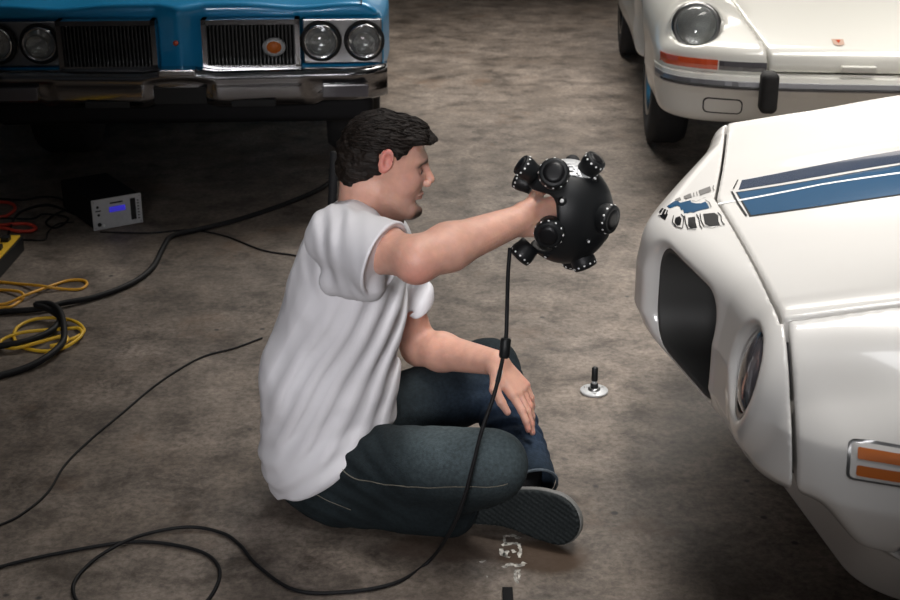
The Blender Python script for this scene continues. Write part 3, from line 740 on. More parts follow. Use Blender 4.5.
def head_sdf(P):
    p = hloc(P); q = p.copy(); q[:, 1] = np.abs(q[:, 1]); k = .012
    f = ell(p, (-.012, 0, .026), (.094, .075, .082))
    f = smin(f, ell(p, (.030, 0, -.020), (.062, .060, .090)), .02)
    f = smin(f, cap(q, (-.012, .046, -.055), (.062, .022, -.102), .020, .018), .02)
    f = smin(f, cap(q, (.076, .004, -.106), (.082, .0, -.103), .0185), .018)          # chin
    f = smin(f, ell(q, (.048, .036, -.022), (.030, .022, .030)), .015)                # cheek
    f = smin(f, cap(q, (.080, .010, .024), (.066, .042, .024), .011, .009), .012)     # brow ridge
    f = smax(f, -ell(q, (.088, .031, .004), (.018, .017, .012)), .012)                # eye socket
    f = smin(f, sph(q, (.0675, .031, .002), .0128), .003)                             # lids over the eye
    f = smin(f, cap(q, (.086, 0, .014), (.107, 0, -.022), .0065, .0095), .010)        # nose bridge, tip
    f = smin(f, ell(q, (.098, .012, -.031), (.011, .008, .008)), .005)
    f = smax(f, -sph(q, (.101, .008, -.041), .0040), .003)
    f = smin(f, cap(q, (.0905, 0, -.058), (.082, .020, -.062), .0062, .004), .005)    # upper lip
    f = smin(f, cap(q, (.0885, 0, -.0695), (.080, .018, -.066), .0066, .004), .005)   # lower lip
    f = smax(f, -cap(q, (.098, 0, -.0637), (.082, .024, -.0645), .0016), .003)
    f = smax(f, -ell(q, (.094, 0, -.083), (.010, .016, .007)), .010)
    # ear: rim, bowl, lobe
    e = ell(q, (-.010, .079, .026), (.018, .009, .030), frame((1, .35, -.18)))
    e = smax(e, -ell(q, (-.006, .091, .028), (.0125, .012, .021)), .005)
    e = smin(e, cap(q, (-.000, .077, .016), (.002, .076, .026), .005), .004)
    f = smin(f, e, .006)
    return f*HS_
def arm(P, a, b, c, k=.03):
    f = cap(P, a, b, .046, .040); m = b + (c-b)*.30
    f = smin(f, cap(P, b, m, .040, .043), .02); f = smin(f, cap(P, m, c, .043, .028), .02)
    f = smin(f, ell(P, a + (b-a)*.5 + L(0, 0, .004), (.055, .05, .044)), .03); return f
def body_sdf(P):
    f = head_sdf(P)
    f = smin(f, cap(P, hw((-.040, 0, -.055)), NECK + L(-.004, 0, -.02), .056, .062), .018)
    f = smin(f, cap(P, hw((.020, 0, -.070)), NECK + L(.035, 0, -.02), .030, .038), .02)
    tor = smin(ell(P, (-.205, 2.71, .54), (.10, .145, .15)), ell(P, (-.262, 2.70, .30), (.12, .135, .20)), .05)
    tor = smin(tor, cap(P, SH_R+L(0, .03, -.01), SH_L+L(0, -.03, 0), .052), .05)
    f = smin(f, tor, .03)
    f = smin(f, arm(P, SH_R, EL_R, WR_R), .02); f = smin(f, arm(P, SH_L, EL_L, WR_L), .02)
    f = smin(f, sph(P, EL_R+L(-.004, -.004, -.010), .033), .014)
    for H in (H_R, H_L):
        c = np.mean([h[1] for h in H], 0); near = np.linalg.norm(P-c, axis=1) < .22; hf = np.full(len(P), .12)
        if near.any():
            Q = P[near]; g = None
            for i, (a, b, ra, rb) in enumerate(H):
                v = cap(Q, a, b, ra, rb); g = v if g is None else smin(g, v, .010 if i in (4, 8, 12, 16) else .0035)
            hf[near] = g
        f = smin(f, hf, .012)
    f = smin(f, ell(P, (-.29, 2.70, .14), (.11, .13, .09)), .03)
    for a, b, c in ((HIP_R, KNEE_R, ANK_R), (HIP_L, KNEE_L, ANK_L)):
        f = smin(f, cap(P, a, b, .070, .048), .03); f = smin(f, cap(P, b, c, .042, .024), .02)
    return f
SK = L(.64, .355, .27)
def skin_tint(V):
    p = hloc(V); C = np.repeat(SK[None], len(V), 0)
    def blend(c, wgt):
        nonlocal C
        C = C*(1-wgt[:, None]) + L(*c)*wgt[:, None]
    y = np.abs(p[:, 1]); hd = sstep(-np.linalg.norm(p, axis=1), -.17, -.14)
    blend((.60, .30, .25), hd*np.exp(-(((p[:, 0]-.06)/.03)**2+((p[:, 2]+.02)/.03)**2))*.5)
    blend((.62, .20, .17), sstep(y, .074, .082)*hd*np.exp(-((p[:, 0]+.010)/.026)**2)*.85)
    blend((.42, .27, .22), hd*sstep(-p[:, 2], .045, .085)*sstep(p[:, 0], -.03, .03)*.35)     # shaved jaw
    blend((.045, .028, .02), hd*np.exp(-(((p[:, 0]-.088)/.034)**2+((p[:, 2]+.110)/.023)**2+(y/.034)**2)**2)*.96)   # goatee
    blend((.040, .024, .018), hd*sstep(p[:, 0], .048, .068)*sstep(-p[:, 2], .094, .106)*sstep(-y, -.034, -.024)*.9)
    blend((.10, .055, .04), hd*np.exp(-(((p[:, 0]-.095)/.018)**2+((p[:, 2]+.050)/.005)**2+(y/.024)**2)**2)*.75)    # moustache
    blend((.46, .17, .15), hd*np.exp(-(((p[:, 0]-.090)/.014)**2+((p[:, 2]+.064)/.008)**2+(y/.020)**2)**2)*.7)      # lips
    bz = p[:, 2] - .0225 - .004*np.cos(y*60)
    blend((.035, .022, .016), hd*np.exp(-((bz/.0065)**2)**2)*sstep(p[:, 0], .045, .055)*sstep(y, .008, .014)*sstep(-y, -.056, -.048)*.9)
    blend((.30, .14, .12), hd*np.exp(-(((p[:, 2]-.003)/.011)**2+((y-.031)/.018)**2)**2)*sstep(p[:, 0], .05, .06)*.6)
    el = np.exp(-(np.linalg.norm(V-EL_R-L(-.0, -.03, -.02), axis=1)/.035)**2); blend((.66, .25, .20), el*.6)
    for H in (H_R, H_L):
        for i in (3, 6, 9, 12): 
            kk = np.exp(-(np.linalg.norm(V-H[i][1], axis=1)/.012)**2); blend((.64, .25, .21), kk*.6)
    return C
man = empty('person', (-.25, 2.7, 0), 0, label='dark-haired man in white t-shirt and jeans sitting cross-legged, holding black device', cat='person')
MI = -L(-.25, 2.7, 0)
def man_iso(name, f, lo, hi, res, m, parent=man, tint=None, **k):
    V, Q = iso(f, lo, hi, res); me = np_mesh(name, V+MI, Q)
    if tint is not None: col_attr(me, tint(V))
    return link(name, me, m, parent, **k)
skin = man_iso('body', body_sdf, (-.46, 2.22, .0), (.34, 3.05, .96), .0032, M['skin'], tint=skin_tint)
# eyes
for sg in (-1, 1):
    c = hw((.0675, sg*.031, .002)); bm = bmesh.new(); bmesh.ops.create_uvsphere(bm, u_segments=20, v_segments=14, radius=.0100, matrix=Matrix.Translation(c+MI+HR@L(.0012, 0, 0)))
    ey = bm_obj('eye', bm, mat('eye_white', (.30, .26, .24), .15, coat=1) if sg < 0 else bpy.data.materials['eye_white'], man, True)
    bm = bmesh.new(); lathe(bm, [(0, .0022), (.0045, .0012), (.0056, -.001), (0, -.003)], 18, axis_mat(c+MI+HR@L(.0102, 0, -.0016), HR@L(1, 0, -.15)))
    bm_obj('iris', bm, mat('iris', (.05, .03, .02), .1, coat=1) if sg < 0 else bpy.data.materials['iris'], ey, True)
# hair
def hair_sdf(P):
    p = hloc(P); x, y, z = p[:, 0], p[:, 1], p[:, 2]; ay = np.abs(y)
    f = ell(p, (-.016, 0, .031), (.100, .084, .087))
    f = smin(f, ell(p, (.064, 0, .078), (.044, .058, .024), frame((1, 0, -.45))), .025)
    f = smin(f, ell(p, (-.068, 0, -.014), (.046, .064, .062)), .03)
    hx = .110 - .062*sstep(-z, -.078, -.060) - .026*sstep(-z, -.062, -.030) - .034*sstep(-z, -.030, -.005)
    hx = hx + .016*np.clip(1-ay/.07, 0, 1)*sstep(z, .05, .07)
    f = smax(f, x-hx-.004*vnoise(p, 90, 3), .008)
    f = smax(f, -(z+.074-.85*np.maximum(x+.092, 0)+.9*np.maximum(x+.005, 0))-.007*vnoise(p, 80, 5), .012)
    f = smax(f, -(ell(np.stack([x, ay, z], 1), (-.006, .088, .022), (.023, .030, .030))), .008)
    q = np.stack([x*.45, y, z], 1); f = f + .0042*vnoise(q, 62, 1) + .0022*vnoise(q, 160, 2)
    return f*HS_
hair = man_iso('hair', hair_sdf, hw((0, 0, 0))-L(.17, .13, .14), hw((0, 0, 0))+L(.15, .13, .17), .0025, M['hair'])
rng = random.Random(5); bm = bmesh.new()
for i in range(620):       # locks lying on the hair, combed forward
    a = rng.uniform(-1.45, 1.45); x0 = rng.uniform(-.115, .055); zz = rng.uniform(-.3, 1)
    pts = []; x = x0; ang = a
    for s_ in range(6):
        d = L(0, math.sin(ang), math.cos(ang)); o = L(x, 0, .035); t = .16
        o_ = o + d*.0
        tt = np.linspace(.02, .16, 60); W_ = np.array([hw(o_+d*u) for u in tt]); v = hair_sdf(W_); j = len(v)-1-np.argmax(v[::-1] < 0) if (v < 0).any() else None
        if j is None: break
        pts.append(W_[j] + MI + HR@d*(.0012+(.0050 if i % 4 == 0 else .0018)*s_/5)); x += .009 + .003*rng.random(); ang += rng.uniform(-.05, .05)
        if x > .085: break
    if len(pts) > 3:
        n = len(pts); tube_mesh(bm, pts, [.0022*math.sin(math.pi*(k+.6)/(n+.2))+.0004 for k in range(n)], 5)
bm_obj('hair_locks', bm, M['hair'], hair, True, kind='stuff')
# t-shirt
SLV = unit(EL_R-SH_R); SLL = unit(EL_L-SH_L)
def folds(P):
    x, y, z = P[:, 0], P[:, 1], P[:, 2]
    q = x*.90 - z*.44 + .10*(y-2.55); w1 = vnoise(P*L(1, 1, .6), 9, 4)
    a = np.sin(2*math.pi*q/.050 + 2.2*w1); a = np.sign(a)*np.abs(a)**.8
    m = sstep(z, .10, .25)*sstep(-z, -.60, -.48)
    q2 = x*.55 - z*.83; b = np.sin(2*math.pi*q2/.042 + 2.0*vnoise(P, 10, 8)); m2 = sstep(-z, -.30, -.12)
    c = np.sin(2*math.pi*(x*.97+.25*z)/.036 + 2.4*vnoise(P, 11, 9)); m3 = sstep(z, .52, .60)*sstep(-y, -2.70, -2.60)
    env = .55+.45*vnoise(P, 7, 6)
    return .0060*a*m*env*sstep(x, -.43, -.33) + .0060*b*m2*env + .0036*c*m3*env + .0016*vnoise(P, 28, 7)
def shirt_sdf(P):
    x, y, z = P[:, 0], P[:, 1], P[:, 2]
    f = ell(P, (-.266, 2.70, .14), (.160, .190, .17))
    f = smin(f, ell(P, (-.266, 2.70, .30), (.153, .168, .17)), .05)
    f = smin(f, ell(P, (-.228, 2.712, .47), (.132, .168, .16)), .06)
    f = smin(f, ell(P, (-.200, 2.715, .585), (.108, .165, .115)), .05)
    f = smin(f, cap(P, SH_R+L(.0, .02, -.008), NECK+L(-.012, -.02, -.015), .062, .060), .04)
    f = smin(f, cap(P, SH_L+L(0, -.02, .0), NECK+L(-.015, .03, -.03), .058, .052), .04)
    # sleeves, loose at the hem
    h = (P-SH_R) @ SLV; h = (P-SH_R) @ L(.895, -.447, 0); s0 = cap(P, SH_R, SH_R+SLV*.235+L(-.004, .0, -.026), .064, .084)
    hc_ = h-.150-.25*(z-.69); sl = smax(s0, hc_, .005)
    sl = smax(sl, -smax(s0+.009, -.005-hc_, .004), .003)
    s3 = cap(P, at(334, 281, 2.50), at(366, 284, 2.42), .030, .034); f = smin(f, s3, .03)
    f = smin(f, sl, .022)
    h = (P-SH_L) @ SLL; s20 = cap(P, SH_L, SH_L+SLL*.21+L(.006, -.006, 0), .060, .066); s2 = smax(s20, h-.180, .005); s2 = smax(s2, -smax(s20+.009, .170-h, .003), .003)
    f = smin(f, s2, .022)
    f = f + folds(P)*(1-.8*sstep((P-SH_R) @ L(.895, -.447, 0), .04, .10)*sstep(z, .55, .60)*sstep(-y, -2.6, -2.5))
    # neck opening
    nk = cap(P, NECK+L(.012, 0, -.005), NECK+L(.045, 0, .07), .066, .085); f = smax(f, -nk, .004)
    # hem: low at the back, riding up to the lap
    hem = .030 + .74*(x+.395) + .018*np.sin(y*30) + .10*np.maximum(y-2.72, 0); f = smax(f, hem-z, .004)
    f = smax(f, .006-z, .003)
    return f
man_iso('tshirt', shirt_sdf, (-.47, 2.24, .0), (.05, 3.02, .80), .0034, M['shirt'])
cpts = []
ax = unit(L(.033, 0, .075)); c0 = NECK+L(.012, 0, -.005)
# jeans
def jfold(P):
    x, y, z = P[:, 0], P[:, 1], P[:, 2]
    m = np.exp(-(np.linalg.norm((P-HIP_R-L(.06, -.02, .05))*L(1, 1, 1), axis=1)/.13)**2)
    a = np.sin(2*math.pi*(x*.5+z*.85)/.035 + 2*vnoise(P, 10, 12))
    kn = np.exp(-(np.linalg.norm(P-KNEE_L-L(.05, -.15, -.08), axis=1)/.12)**2); b = np.sin(2*math.pi*(y*.8+z*.5)/.032+2*vnoise(P, 12, 14))
    return .0035*a*m + .004*b*kn + .0020*vnoise(P, 16, 13) + .0010*vnoise(P, 40, 15)
def jean_sdf(P):
    f = ell(P, (-.272, 2.70, .105), (.140, .170, .108))
    f = smin(f, cap(P, HIP_R+L(.02, .02, -.005), KNEE_R, .100, .076), .04)
    f = smin(f, cap(P, (-.24, 2.60, .075), (.0, 2.53, .07), .072, .060), .04)
    f = smin(f, cap(P, HIP_L+L(.02, -.02, 0), KNEE_L+L(-.02, -.03, -.015), .098, .086), .04)
    f = smin(f, cap(P, KNEE_R+L(-.02, .02, -.03), ANK_R+L(0, 0, .005), .070, .058), .02)
    f = smin(f, smax(cap(P, KNEE_L, ANK_L, .068, .060), (P-ANK_L) @ unit(ANK_L-KNEE_L) - .032, .004), .02)
    f = smax(f, -cap(P, ANK_L+unit(ANK_L-KNEE_L)*.02, ANK_L+unit(ANK_L-KNEE_L)*.07, .050), .003)
    f = f + jfold(P)
    f = smax(f, .004-z_(P), .006)
    return smax(f, P[:, 2]-.30-.0*P[:, 0], .01)
def z_(P): return P[:, 2]
def jean_tint(V):
    C = np.repeat(L(.012, .018, .021)[None], len(V), 0)
    lit_top = sstep(V[:, 2], .14, .27)*sstep(V[:, 0], -.15, .0)*(V[:, 1] < 2.66); C += lit_top[:, None]*L(.062, .080, .086)  # light from above painted into the denim: upper, camera-facing parts paler
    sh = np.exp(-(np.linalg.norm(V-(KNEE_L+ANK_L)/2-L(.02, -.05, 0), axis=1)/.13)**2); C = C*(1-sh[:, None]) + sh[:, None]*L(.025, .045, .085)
    C *= (1+.25*vnoise(V, 22, 21))[:, None]; return np.clip(C, .004, 1)
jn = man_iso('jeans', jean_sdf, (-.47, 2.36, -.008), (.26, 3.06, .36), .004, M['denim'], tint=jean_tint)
def on_cloth(f, pts, lift):
    out = []
    for p in pts:
        p = np.asarray(p, float)
        for _ in range(8):
            d = f(p[None])[0]-lift; g = np.array([f((p+np.eye(3)[i]*.003)[None])[0]-f((p-np.eye(3)[i]*.003)[None])[0] for i in range(3)])/.006; p = p - g*d/(g@g+1e-6)
        out.append(p)
    return out
sm = on_cloth(jean_sdf, spline([at(325, 462, 2.50), at(360, 484, 2.47), at(420, 491, 2.42), at(470, 489, 2.38), at(508, 484, 2.38)], 8), .0004)
tube('side_seam', [p+MI for p in sm], .0013, M['stitch'], jn, 5)
sm = on_cloth(jean_sdf, spline([at(308, 492, 2.52), at(325, 503, 2.50), at(350, 512, 2.50)], 8), .0004)
tube('pocket_stitching', [p+MI for p in sm], .0010, M['stitch'], jn, 5)
hm = []
u = unit(ANK_L-KNEE_L); s1 = unit(np.cross(u, L(0, 0, 1))); s2 = np.cross(u, s1)
for k in range(25): 
    t = 2*math.pi*k/24; hm.append(ANK_L + (s1*math.cos(t)+s2*math.sin(t))*.058 + u*.030 + MI)
tube('hem', hm, .0035, M['denim'], jn, 6)
col_attr(bpy.data.objects['hem'].data, np.repeat(L(.09, .11, .13)[None], len(bpy.data.objects['hem'].data.vertices), 0))
# shoes
def shoe(c, t, n, Ln, name, seed=0):
    "c = middle of the sole, t = to the toe, n = way the sole faces"
    t = unit(t); n = unit(n - t*np.dot(n, t)); wv = np.cross(t, n); R_ = np.stack([t, wv, n], 1)
    def outline(p, grow=0.0):
        x, y = p[:, 0], p[:, 1]; hw_ = .040 + .014*sstep(x, -.04, .07)
        d = np.hypot(np.maximum(np.abs(x-.0)-(Ln/2-hw_*1.05), 0)*.95, y+.006*np.cos(x*18)) - hw_ - grow
        return d
    def sole(P):
        p = (P-c) @ R_; d = smax(outline(p), np.abs(p[:, 2])-.011, .005)
        g = np.minimum(np.abs(np.mod(p[:, 0]*1.0+p[:, 1]*.5, .0105)-.00525), np.abs(np.mod(p[:, 1]-p[:, 0]*.5, .0105)-.00525))-.0012
        return d + np.where(p[:, 2] > .006, .0022*sstep(-g, -.001, .0012), 0)
    def upper(P):
        p = (P-c) @ R_; q = p.copy(); q[:, 2] = -q[:, 2]
        f = ell(q, (.04, 0, .018), (.098, .047, .046)); f = smin(f, ell(q, (-.055, 0, .030), (.078, .041, .060)), .03)
        f = smin(f, cap(q, (-.07, 0, .03), (-.055, 0, .085), .042, .044), .02); f = smax(f, .006-q[:, 2], .004); f = smax(f, outline(p, .004), .01)
        return smax(f, q[:, 2]-.105, .004)
    def fox(P):
        p = (P-c) @ R_; return smax(smax(outline(p, .0025), -outline(p, -.004), .001), np.abs(p[:, 2]+.009)-.009, .002)
    r = .17; lo, hi = c-r, c+r
    u_ = man_iso(name, upper, lo, hi, .004, M['shoe_fabric']); man_iso('sole', sole, lo, hi, .0032, M['shoe_sole'], u_); man_iso('foxing_strip', fox, lo, hi, .0034, M['shoe_edge'], u_)
    return u_
shoe(L(.142, 2.530, .064), L(.93, -.37, .03), L(-.34, -.92, .25), .285, 'shoe')
man_iso('sock', lambda P: cap(P, ANK_L-unit(ANK_L-KNEE_L)*.05, L(.15, 2.60, .07), .047), (.06, 2.5, 0), (.27, 2.74, .2), .005, M['black_matte'])
shoe(L(-.17, 2.66, .055), L(-.9, .35, -.02), L(.2, .75, -.45), .27, 'shoe')
# ------------------------------------------------------------------ hand-held tracking ball
SCN = at(566, 212, 2.50)
scn = empty('handheld_tracking_ball', SCN, 0, label='black spherical handheld device with round pods and white dots, held in the outstretched hand', cat='scanner')
def loc(px, py, Y): return at(px, py, Y) - SCN
GR = L(.0, .0, 1.0)
def ball(P):
    d = ell(P, (0, 0, 0), (.092, .085, .102)); d = np.abs(d+.006)-.006
    # open on the left, where the arm goes in, with a tapering band left at the top and bottom
    cut = smax(P[:, 0]+.022+.10*np.abs(P[:, 2]), np.abs(P[:, 2]+.006)-.060, .02)
    d = smax(d, -cut, .006)
    d = smax(d, -smax(np.abs(P[:, 0]+.10)-.05, np.abs(P[:, 2]+.005)-.05, .01), .005)
    c2 = smax(-(P[:, 1]-.02), P[:, 0]-.02, .01); d = smax(d, -smax(c2, np.abs(P[:, 2])-.055, .01), .006)
    return d
sh = iso_obj('shell', ball, (-.11, -.10, -.12), (.11, .10, .12), .0035, M['black_plastic'], scn)
iso_obj('top_plate', lambda P: smax(np.abs(ell(P, (0, 0, 0), (.0935, .0865, .1035))+.001)-.0015, np.hypot(P[:, 0]-.012, P[:, 1])-.048, .002) if True else 0, (-.06, -.06, .06), (.08, .06, .11), .003, M['silver'], scn)
hc = np.mean([H_R[i][2-1] for i in (0, 3, 6, 9)], 0) - SCN
iso_obj('grip', lambda P: smin(cap(P, (hc[0]+.018, hc[1]+.040, -.085), (hc[0]+.018, hc[1]+.040, .085), .015), ell(P, (hc[0]+.018, hc[1]+.04, -.088), (.03, .02, .012)), .01), (hc[0]-.03, hc[1]-.0, -.11), (hc[0]+.07, hc[1]+.09, .11), .004, M['rubber'], scn)
pods = [((592, 161), (.55, -.25, .80), .022), ((552, 168), (-.10, -.80, .45), .029), ((525, 165), (-.85, -.10, .70), .022), ((521, 180), (-1, .4, .35), .018),
        ((607, 217), (.80, -.62, -.05), .029), ((598, 232), (.85, .25, -.45), .022), ((547, 232), (-.22, -.95, -.12), .028), ((583, 262), (.42, -.30, -.90), .024), ((521, 254), (-.75, -.25, -.75), .024), ((572, 262), (.05, .5, -1), .018)]
rad = L(.092, .085, .102)
for (px, py), n, r in pods:
    n = unit(n); r_ = 1/np.linalg.norm(n/rad); base = n*r_*.93
    tgt = loc(px, py, SCN[1]+n[1]*r_); base = base + (L(tgt[0], 0, tgt[2]) - L(base[0]+n[0]*.012, 0, base[2]+n[2]*.012))*.85
    Mx = axis_mat(base, n); h = .024
    bm = bmesh.new(); lathe(bm, [(0, -.012), (r*.90, -.012), (r*.93, .0), (r, .006), (r*1.02, .012), (r*1.0, .019), (r*.93, h), (r*.80, h+.001), (0, h+.001)], 32, Mx)
    pd = bm_obj('camera_pod', bm, M['black_plastic'], scn, True)
    bm = bmesh.new(); lathe(bm, [(0, .0022), (r*.40, .0018), (r*.70, .0006), (r*.72, -.002), (0, -.003)], 28, axis_mat(base+n*(h+.001), n)); bm_obj('lens', bm, M['black_print'], pd, True)
    for k in range(12):
        a = 2*math.pi*k/12
        x, y = [np.array(Mx.col[i][:3]) for i in (0, 1)]; dr = x*math.cos(a)+y*math.sin(a)
        bm = bmesh.new(); lathe(bm, [(0, .0012), (.0020, .0008), (.0024, 0), (0, -.001)], 8, axis_mat(base+dr*r*.985+n*.0185, dr*.9+n*.55)); bm_obj('white_dot', bm, M['white_print'], pd, True)
for px, py, r in ((562, 201, .0045), (594, 179, .0035), (588, 241, .0030), (546, 256, .003)):
    o = np.array([0, 0, CAM_H]) - SCN; h = march(ball, o, ray(px, py), 1.5, 3.5, 1200)
    if h is None: continue
    e = .003; g = unit([ball((h+np.eye(3)[i]*e)[None])[0]-ball((h-np.eye(3)[i]*e)[None])[0] for i in range(3)])
    bm = bmesh.new(); lathe(bm, [(0, .003), (r*1.6, .002), (r*2.0, 0), (0, -.002)], 20, axis_mat(h, g)); s_ = bm_obj('sensor_boss', bm, M['black_plastic'], scn, True)
    bm = bmesh.new(); lathe(bm, [(0, .0045), (r*.8, .0038), (r*.9, .002), (0, .001)], 16, axis_mat(h, g)); bm_obj('white_dot', bm, M['white_print'], s_, True)
# its cable: hangs from the ball, past the knee, loops over the floor
cp = [at(510, 248, 2.46), at(508, 275, 2.45), at(507, 310, 2.44), at(506, 338, 2.42), at(502, 362, 2.41), at(494, 395, 2.385), at(482, 430, 2.36), at(473, 465, 2.345), at(464, 498, 2.34), at(450, 532, 2.36)]
z0 = .0055
cp += [gnd(428, 562, z0), gnd(395, 583, z0), gnd(345, 592, z0), gnd(295, 590, z0), gnd(258, 566, z0), gnd(240, 545, z0), gnd(222, 533, z0), gnd(190, 527, z0+.002), gnd(150, 533, z0+.003), gnd(118, 545, z0+.008), gnd(88, 565, z0), gnd(73, 588, z0), gnd(88, 612, z0), gnd(140, 630, z0), gnd(195, 612, z0), gnd(219, 580, z0), gnd(212, 558, z0), gnd(180, 546, z0), gnd(130, 542, z0+.0), gnd(60, 553, z0), gnd(0, 567, z0), gnd(-70, 590, z0)]
cb = tube('device_cable', spline(cp, 9), .0040, M['cable_black'], label='black cable hanging from the handheld device and looping over the floor at bottom left', cat='cable')
a_, b_ = at(506, 338, 2.42), at(504, 357, 2.413)
bm = bmesh.new(); lathe(bm, [(0, 0), (.0085, 0), (.0105, .003), (.0105, .036), (.0085, .040), (0, .040)], 20, axis_mat(a_, b_-a_)); bm_obj('ferrite_bead', bm, M['black_plastic'], cb, True)
a_, b_ = at(500.5, 370, 2.407), at(497.5, 382, 2.40)
tube('white_tag', [a_, b_], .0052, M['silver'], cb)
# ------------------------------------------------------------------ control box
c0 = gnd(94, 232); c1 = gnd(143, 223)                  # bottom corners of its front plate
fx = unit(c1-c0); wd = float(np.linalg.norm(c1-c0)); rz = math.atan2(fx[1], fx[0])
bxo = empty('control_box', c0, rz, label='black electronics box with silver front plate and small blue display on the floor', cat='device')
hgt = .112; wdx = wd
bm = bmesh.new(); bbox_bm(bm, (wdx/2, .17, hgt/2+.004), (wdx/2-.003, .165, hgt/2-.004), .004); bm_obj('case', bm, M['black_matte'], bxo)
bm = bmesh.new(); bbox_bm(bm, (wdx/2, 0, hgt/2+.004), (wdx/2, .003, hgt/2), .0015); fp = bm_obj('front_plate', bm, M['silver'], bxo)
def pb(name, x, z, hx, hz, m, th=.002): 
    bm = bmesh.new(); bbox_bm(bm, (x*wdx, -.003-th/2, z*hgt+.004), (hx, th, hz), .0004); return bm_obj(name, bm, m, fp)
pb('display', .50, .62, .030, .010, M['screen_blue']); pb('caption', .49, .83, .024, .003, M['black_print'], .0004); pb('slot', .82, .52, .0095, .040, M['gap_black'])
pb('minus_mark', .115, .63, .010, .002, M['black_print'], .0006)
for x, z, r in ((.11, .76, .0050), (.12, .50, .0050), (.12, .18, .0075)):
    bm = bmesh.new(); lathe(bm, [(0, .004), (r*.8, .004), (r, .002), (r, 0), (0, 0)], 16, axis_mat((x*wdx, -.003, z*hgt+.004), (0, -1, 0))); bm_obj('button', bm, M['black_plastic'], fp, True)
bm = bmesh.new(); lathe(bm, [(0, .003), (.005, .002), (.006, 0), (0, 0)], 14, axis_mat((.20*wdx, -.003, .16*hgt), (0, -1, 0))); bm_obj('button', bm, M['white_print'], fp, True)
for x, z in ((.04, .93), (.96, .93), (.04, .07), (.96, .07)):
    bm = bmesh.new(); lathe(bm, [(0, .0015), (.0025, .001), (.003, 0), (0, 0)], 10, axis_mat((x*wdx, -.003, z*hgt+.004), (0, -1, 0))); bm_obj('screw', bm, M['dull_chrome'], fp, True)
for k in range(7):
    pb('vent', .925, .18+.10*k, .0035, .0022, M['gap_black'], .0005)
# ------------------------------------------------------------------ cables on the floor
def floor_cable(name, pts, r, m, seg=8, n=9, **k):
    P = [gnd(p[0], p[1], (p[2] if len(p) > 2 else 0)+r) for p in pts]
    return tube(name, spline(P, n), r, m, None, seg, **k)
thick = [gnd(-60, 318, .010), gnd(0, 312, .010), gnd(40, 309, .012), gnd(64, 303, .014), gnd(95, 297, .010), gnd(130, 284, .010), gnd(152, 268, .010), gnd(163, 248, .010), gnd(172, 236, .010), gnd(200, 229, .012), gnd(240, 219, .010), gnd(285, 204, .010), gnd(318, 190, .010), gnd(332, 181, .010), gnd(352, 173, .010), gnd(372, 172, .010), gnd(392, 178, .010)]
tube('thick_cable', spline(thick, 9), .0095, M['cable_black'], label='thick black cable running from the coil at left to behind the man', cat='cable')
floor_cable('black_cable_coil', [(-60, 352), (0, 346, .01), (30, 340, .012), (52, 330, .014), (60, 318, .016), (48, 309, .024), (36, 305, .030), (50, 304, .034), (60, 312, .030), (64, 328, .024), (62, 343, .016), (45, 358, .008), (20, 370), (-20, 380), (-70, 385)], .010, M['cable_black'],
    label='thick black cable looped over the yellow coil at the left edge', cat='cable')
floor_cable('yellow_cable_coil', [(-40, 380, .0), (0, 374), (30, 366), (50, 352, .004), (62, 343, .008), (78, 336, .010), (84, 330, .012), (76, 322, .010), (58, 318, .006), (36, 319, .006), (19, 326, .004), (14, 336, .004), (20, 346), (40, 351), (60, 349, .004), (74, 342, .010), (82, 334, .016), (78, 328, .018),
    (66, 329, .016), (45, 330, .012), (20, 333, .012), (2, 340, .008), (2, 346, .006), (16, 348, .008), (40, 342, .014), (64, 336, .022), (66, 342, .016), (50, 346, .012)], .0052, M['cable_yellow'], label='yellow extension cable coiled under the black cable at left', cat='cable')
floor_cable('yellow_cable', [(-40, 314), (0, 308), (12, 306), (23, 298), (20, 292, .008), (0, 290), (-30, 292), (-50, 300), (-20, 303), (4, 304, .0), (26, 295, .012), (45, 288, .006), (66, 281), (82, 280), (87, 284), (80, 289), (62, 289), (42, 286, .012), (20, 284), (0, 282), (-40, 281)], .0048, M['cable_orange'], label='loose yellow cable with a flat loop, above the yellow coil', cat='cable')
floor_cable('red_cable', [(-50, 202), (0, 202), (12, 204), (15, 209), (8, 215), (0, 217), (-30, 220), (-30, 225), (0, 225, .01), (12, 224), (28, 224), (36, 228), (30, 231), (16, 231), (2, 228, .004), (-30, 226, 0)], .0062, M['cable_red'], label='red-orange cable looped at the left edge beside the black box', cat='cable')
for i, (pts, r, lb) in enumerate((
    ([(262, 338), (235, 348), (200, 358), (160, 382), (120, 415), (90, 440), (65, 465), (48, 492), (25, 512), (0, 525), (-60, 545)], .0030, 'thin black cable curving from behind the man to the lower left edge'),
    ([(100, 232), (150, 233), (190, 230), (225, 236), (262, 250), (292, 255), (330, 262)], .0032, 'thin black cable from the silver-fronted box to behind the man'),
    ([(72, 206), (58, 198), (40, 197), (20, 200), (-30, 196)], .0042, 'black lead from the box, uppermost of the leads at the left'),
    ([(74, 214), (50, 205, .004), (30, 208, .004), (16, 216), (8, 235), (4, 250)], .0045, 'black lead from the box down to the power strip'),
    ([(74, 222), (58, 224), (48, 232), (44, 240), (22, 240), (0, 245), (-20, 250)], .0030, 'thin kinked black lead between the box and the power strip'),
    ([(76, 210), (60, 212), (46, 222, .004), (56, 228), (68, 218, .004), (44, 214, .008), (28, 219), (-30, 216)], .0036, 'tangled black lead just left of the box'))):
    floor_cable('black_cable', pts, r, M['cable_black'], label=lb, cat='cable')
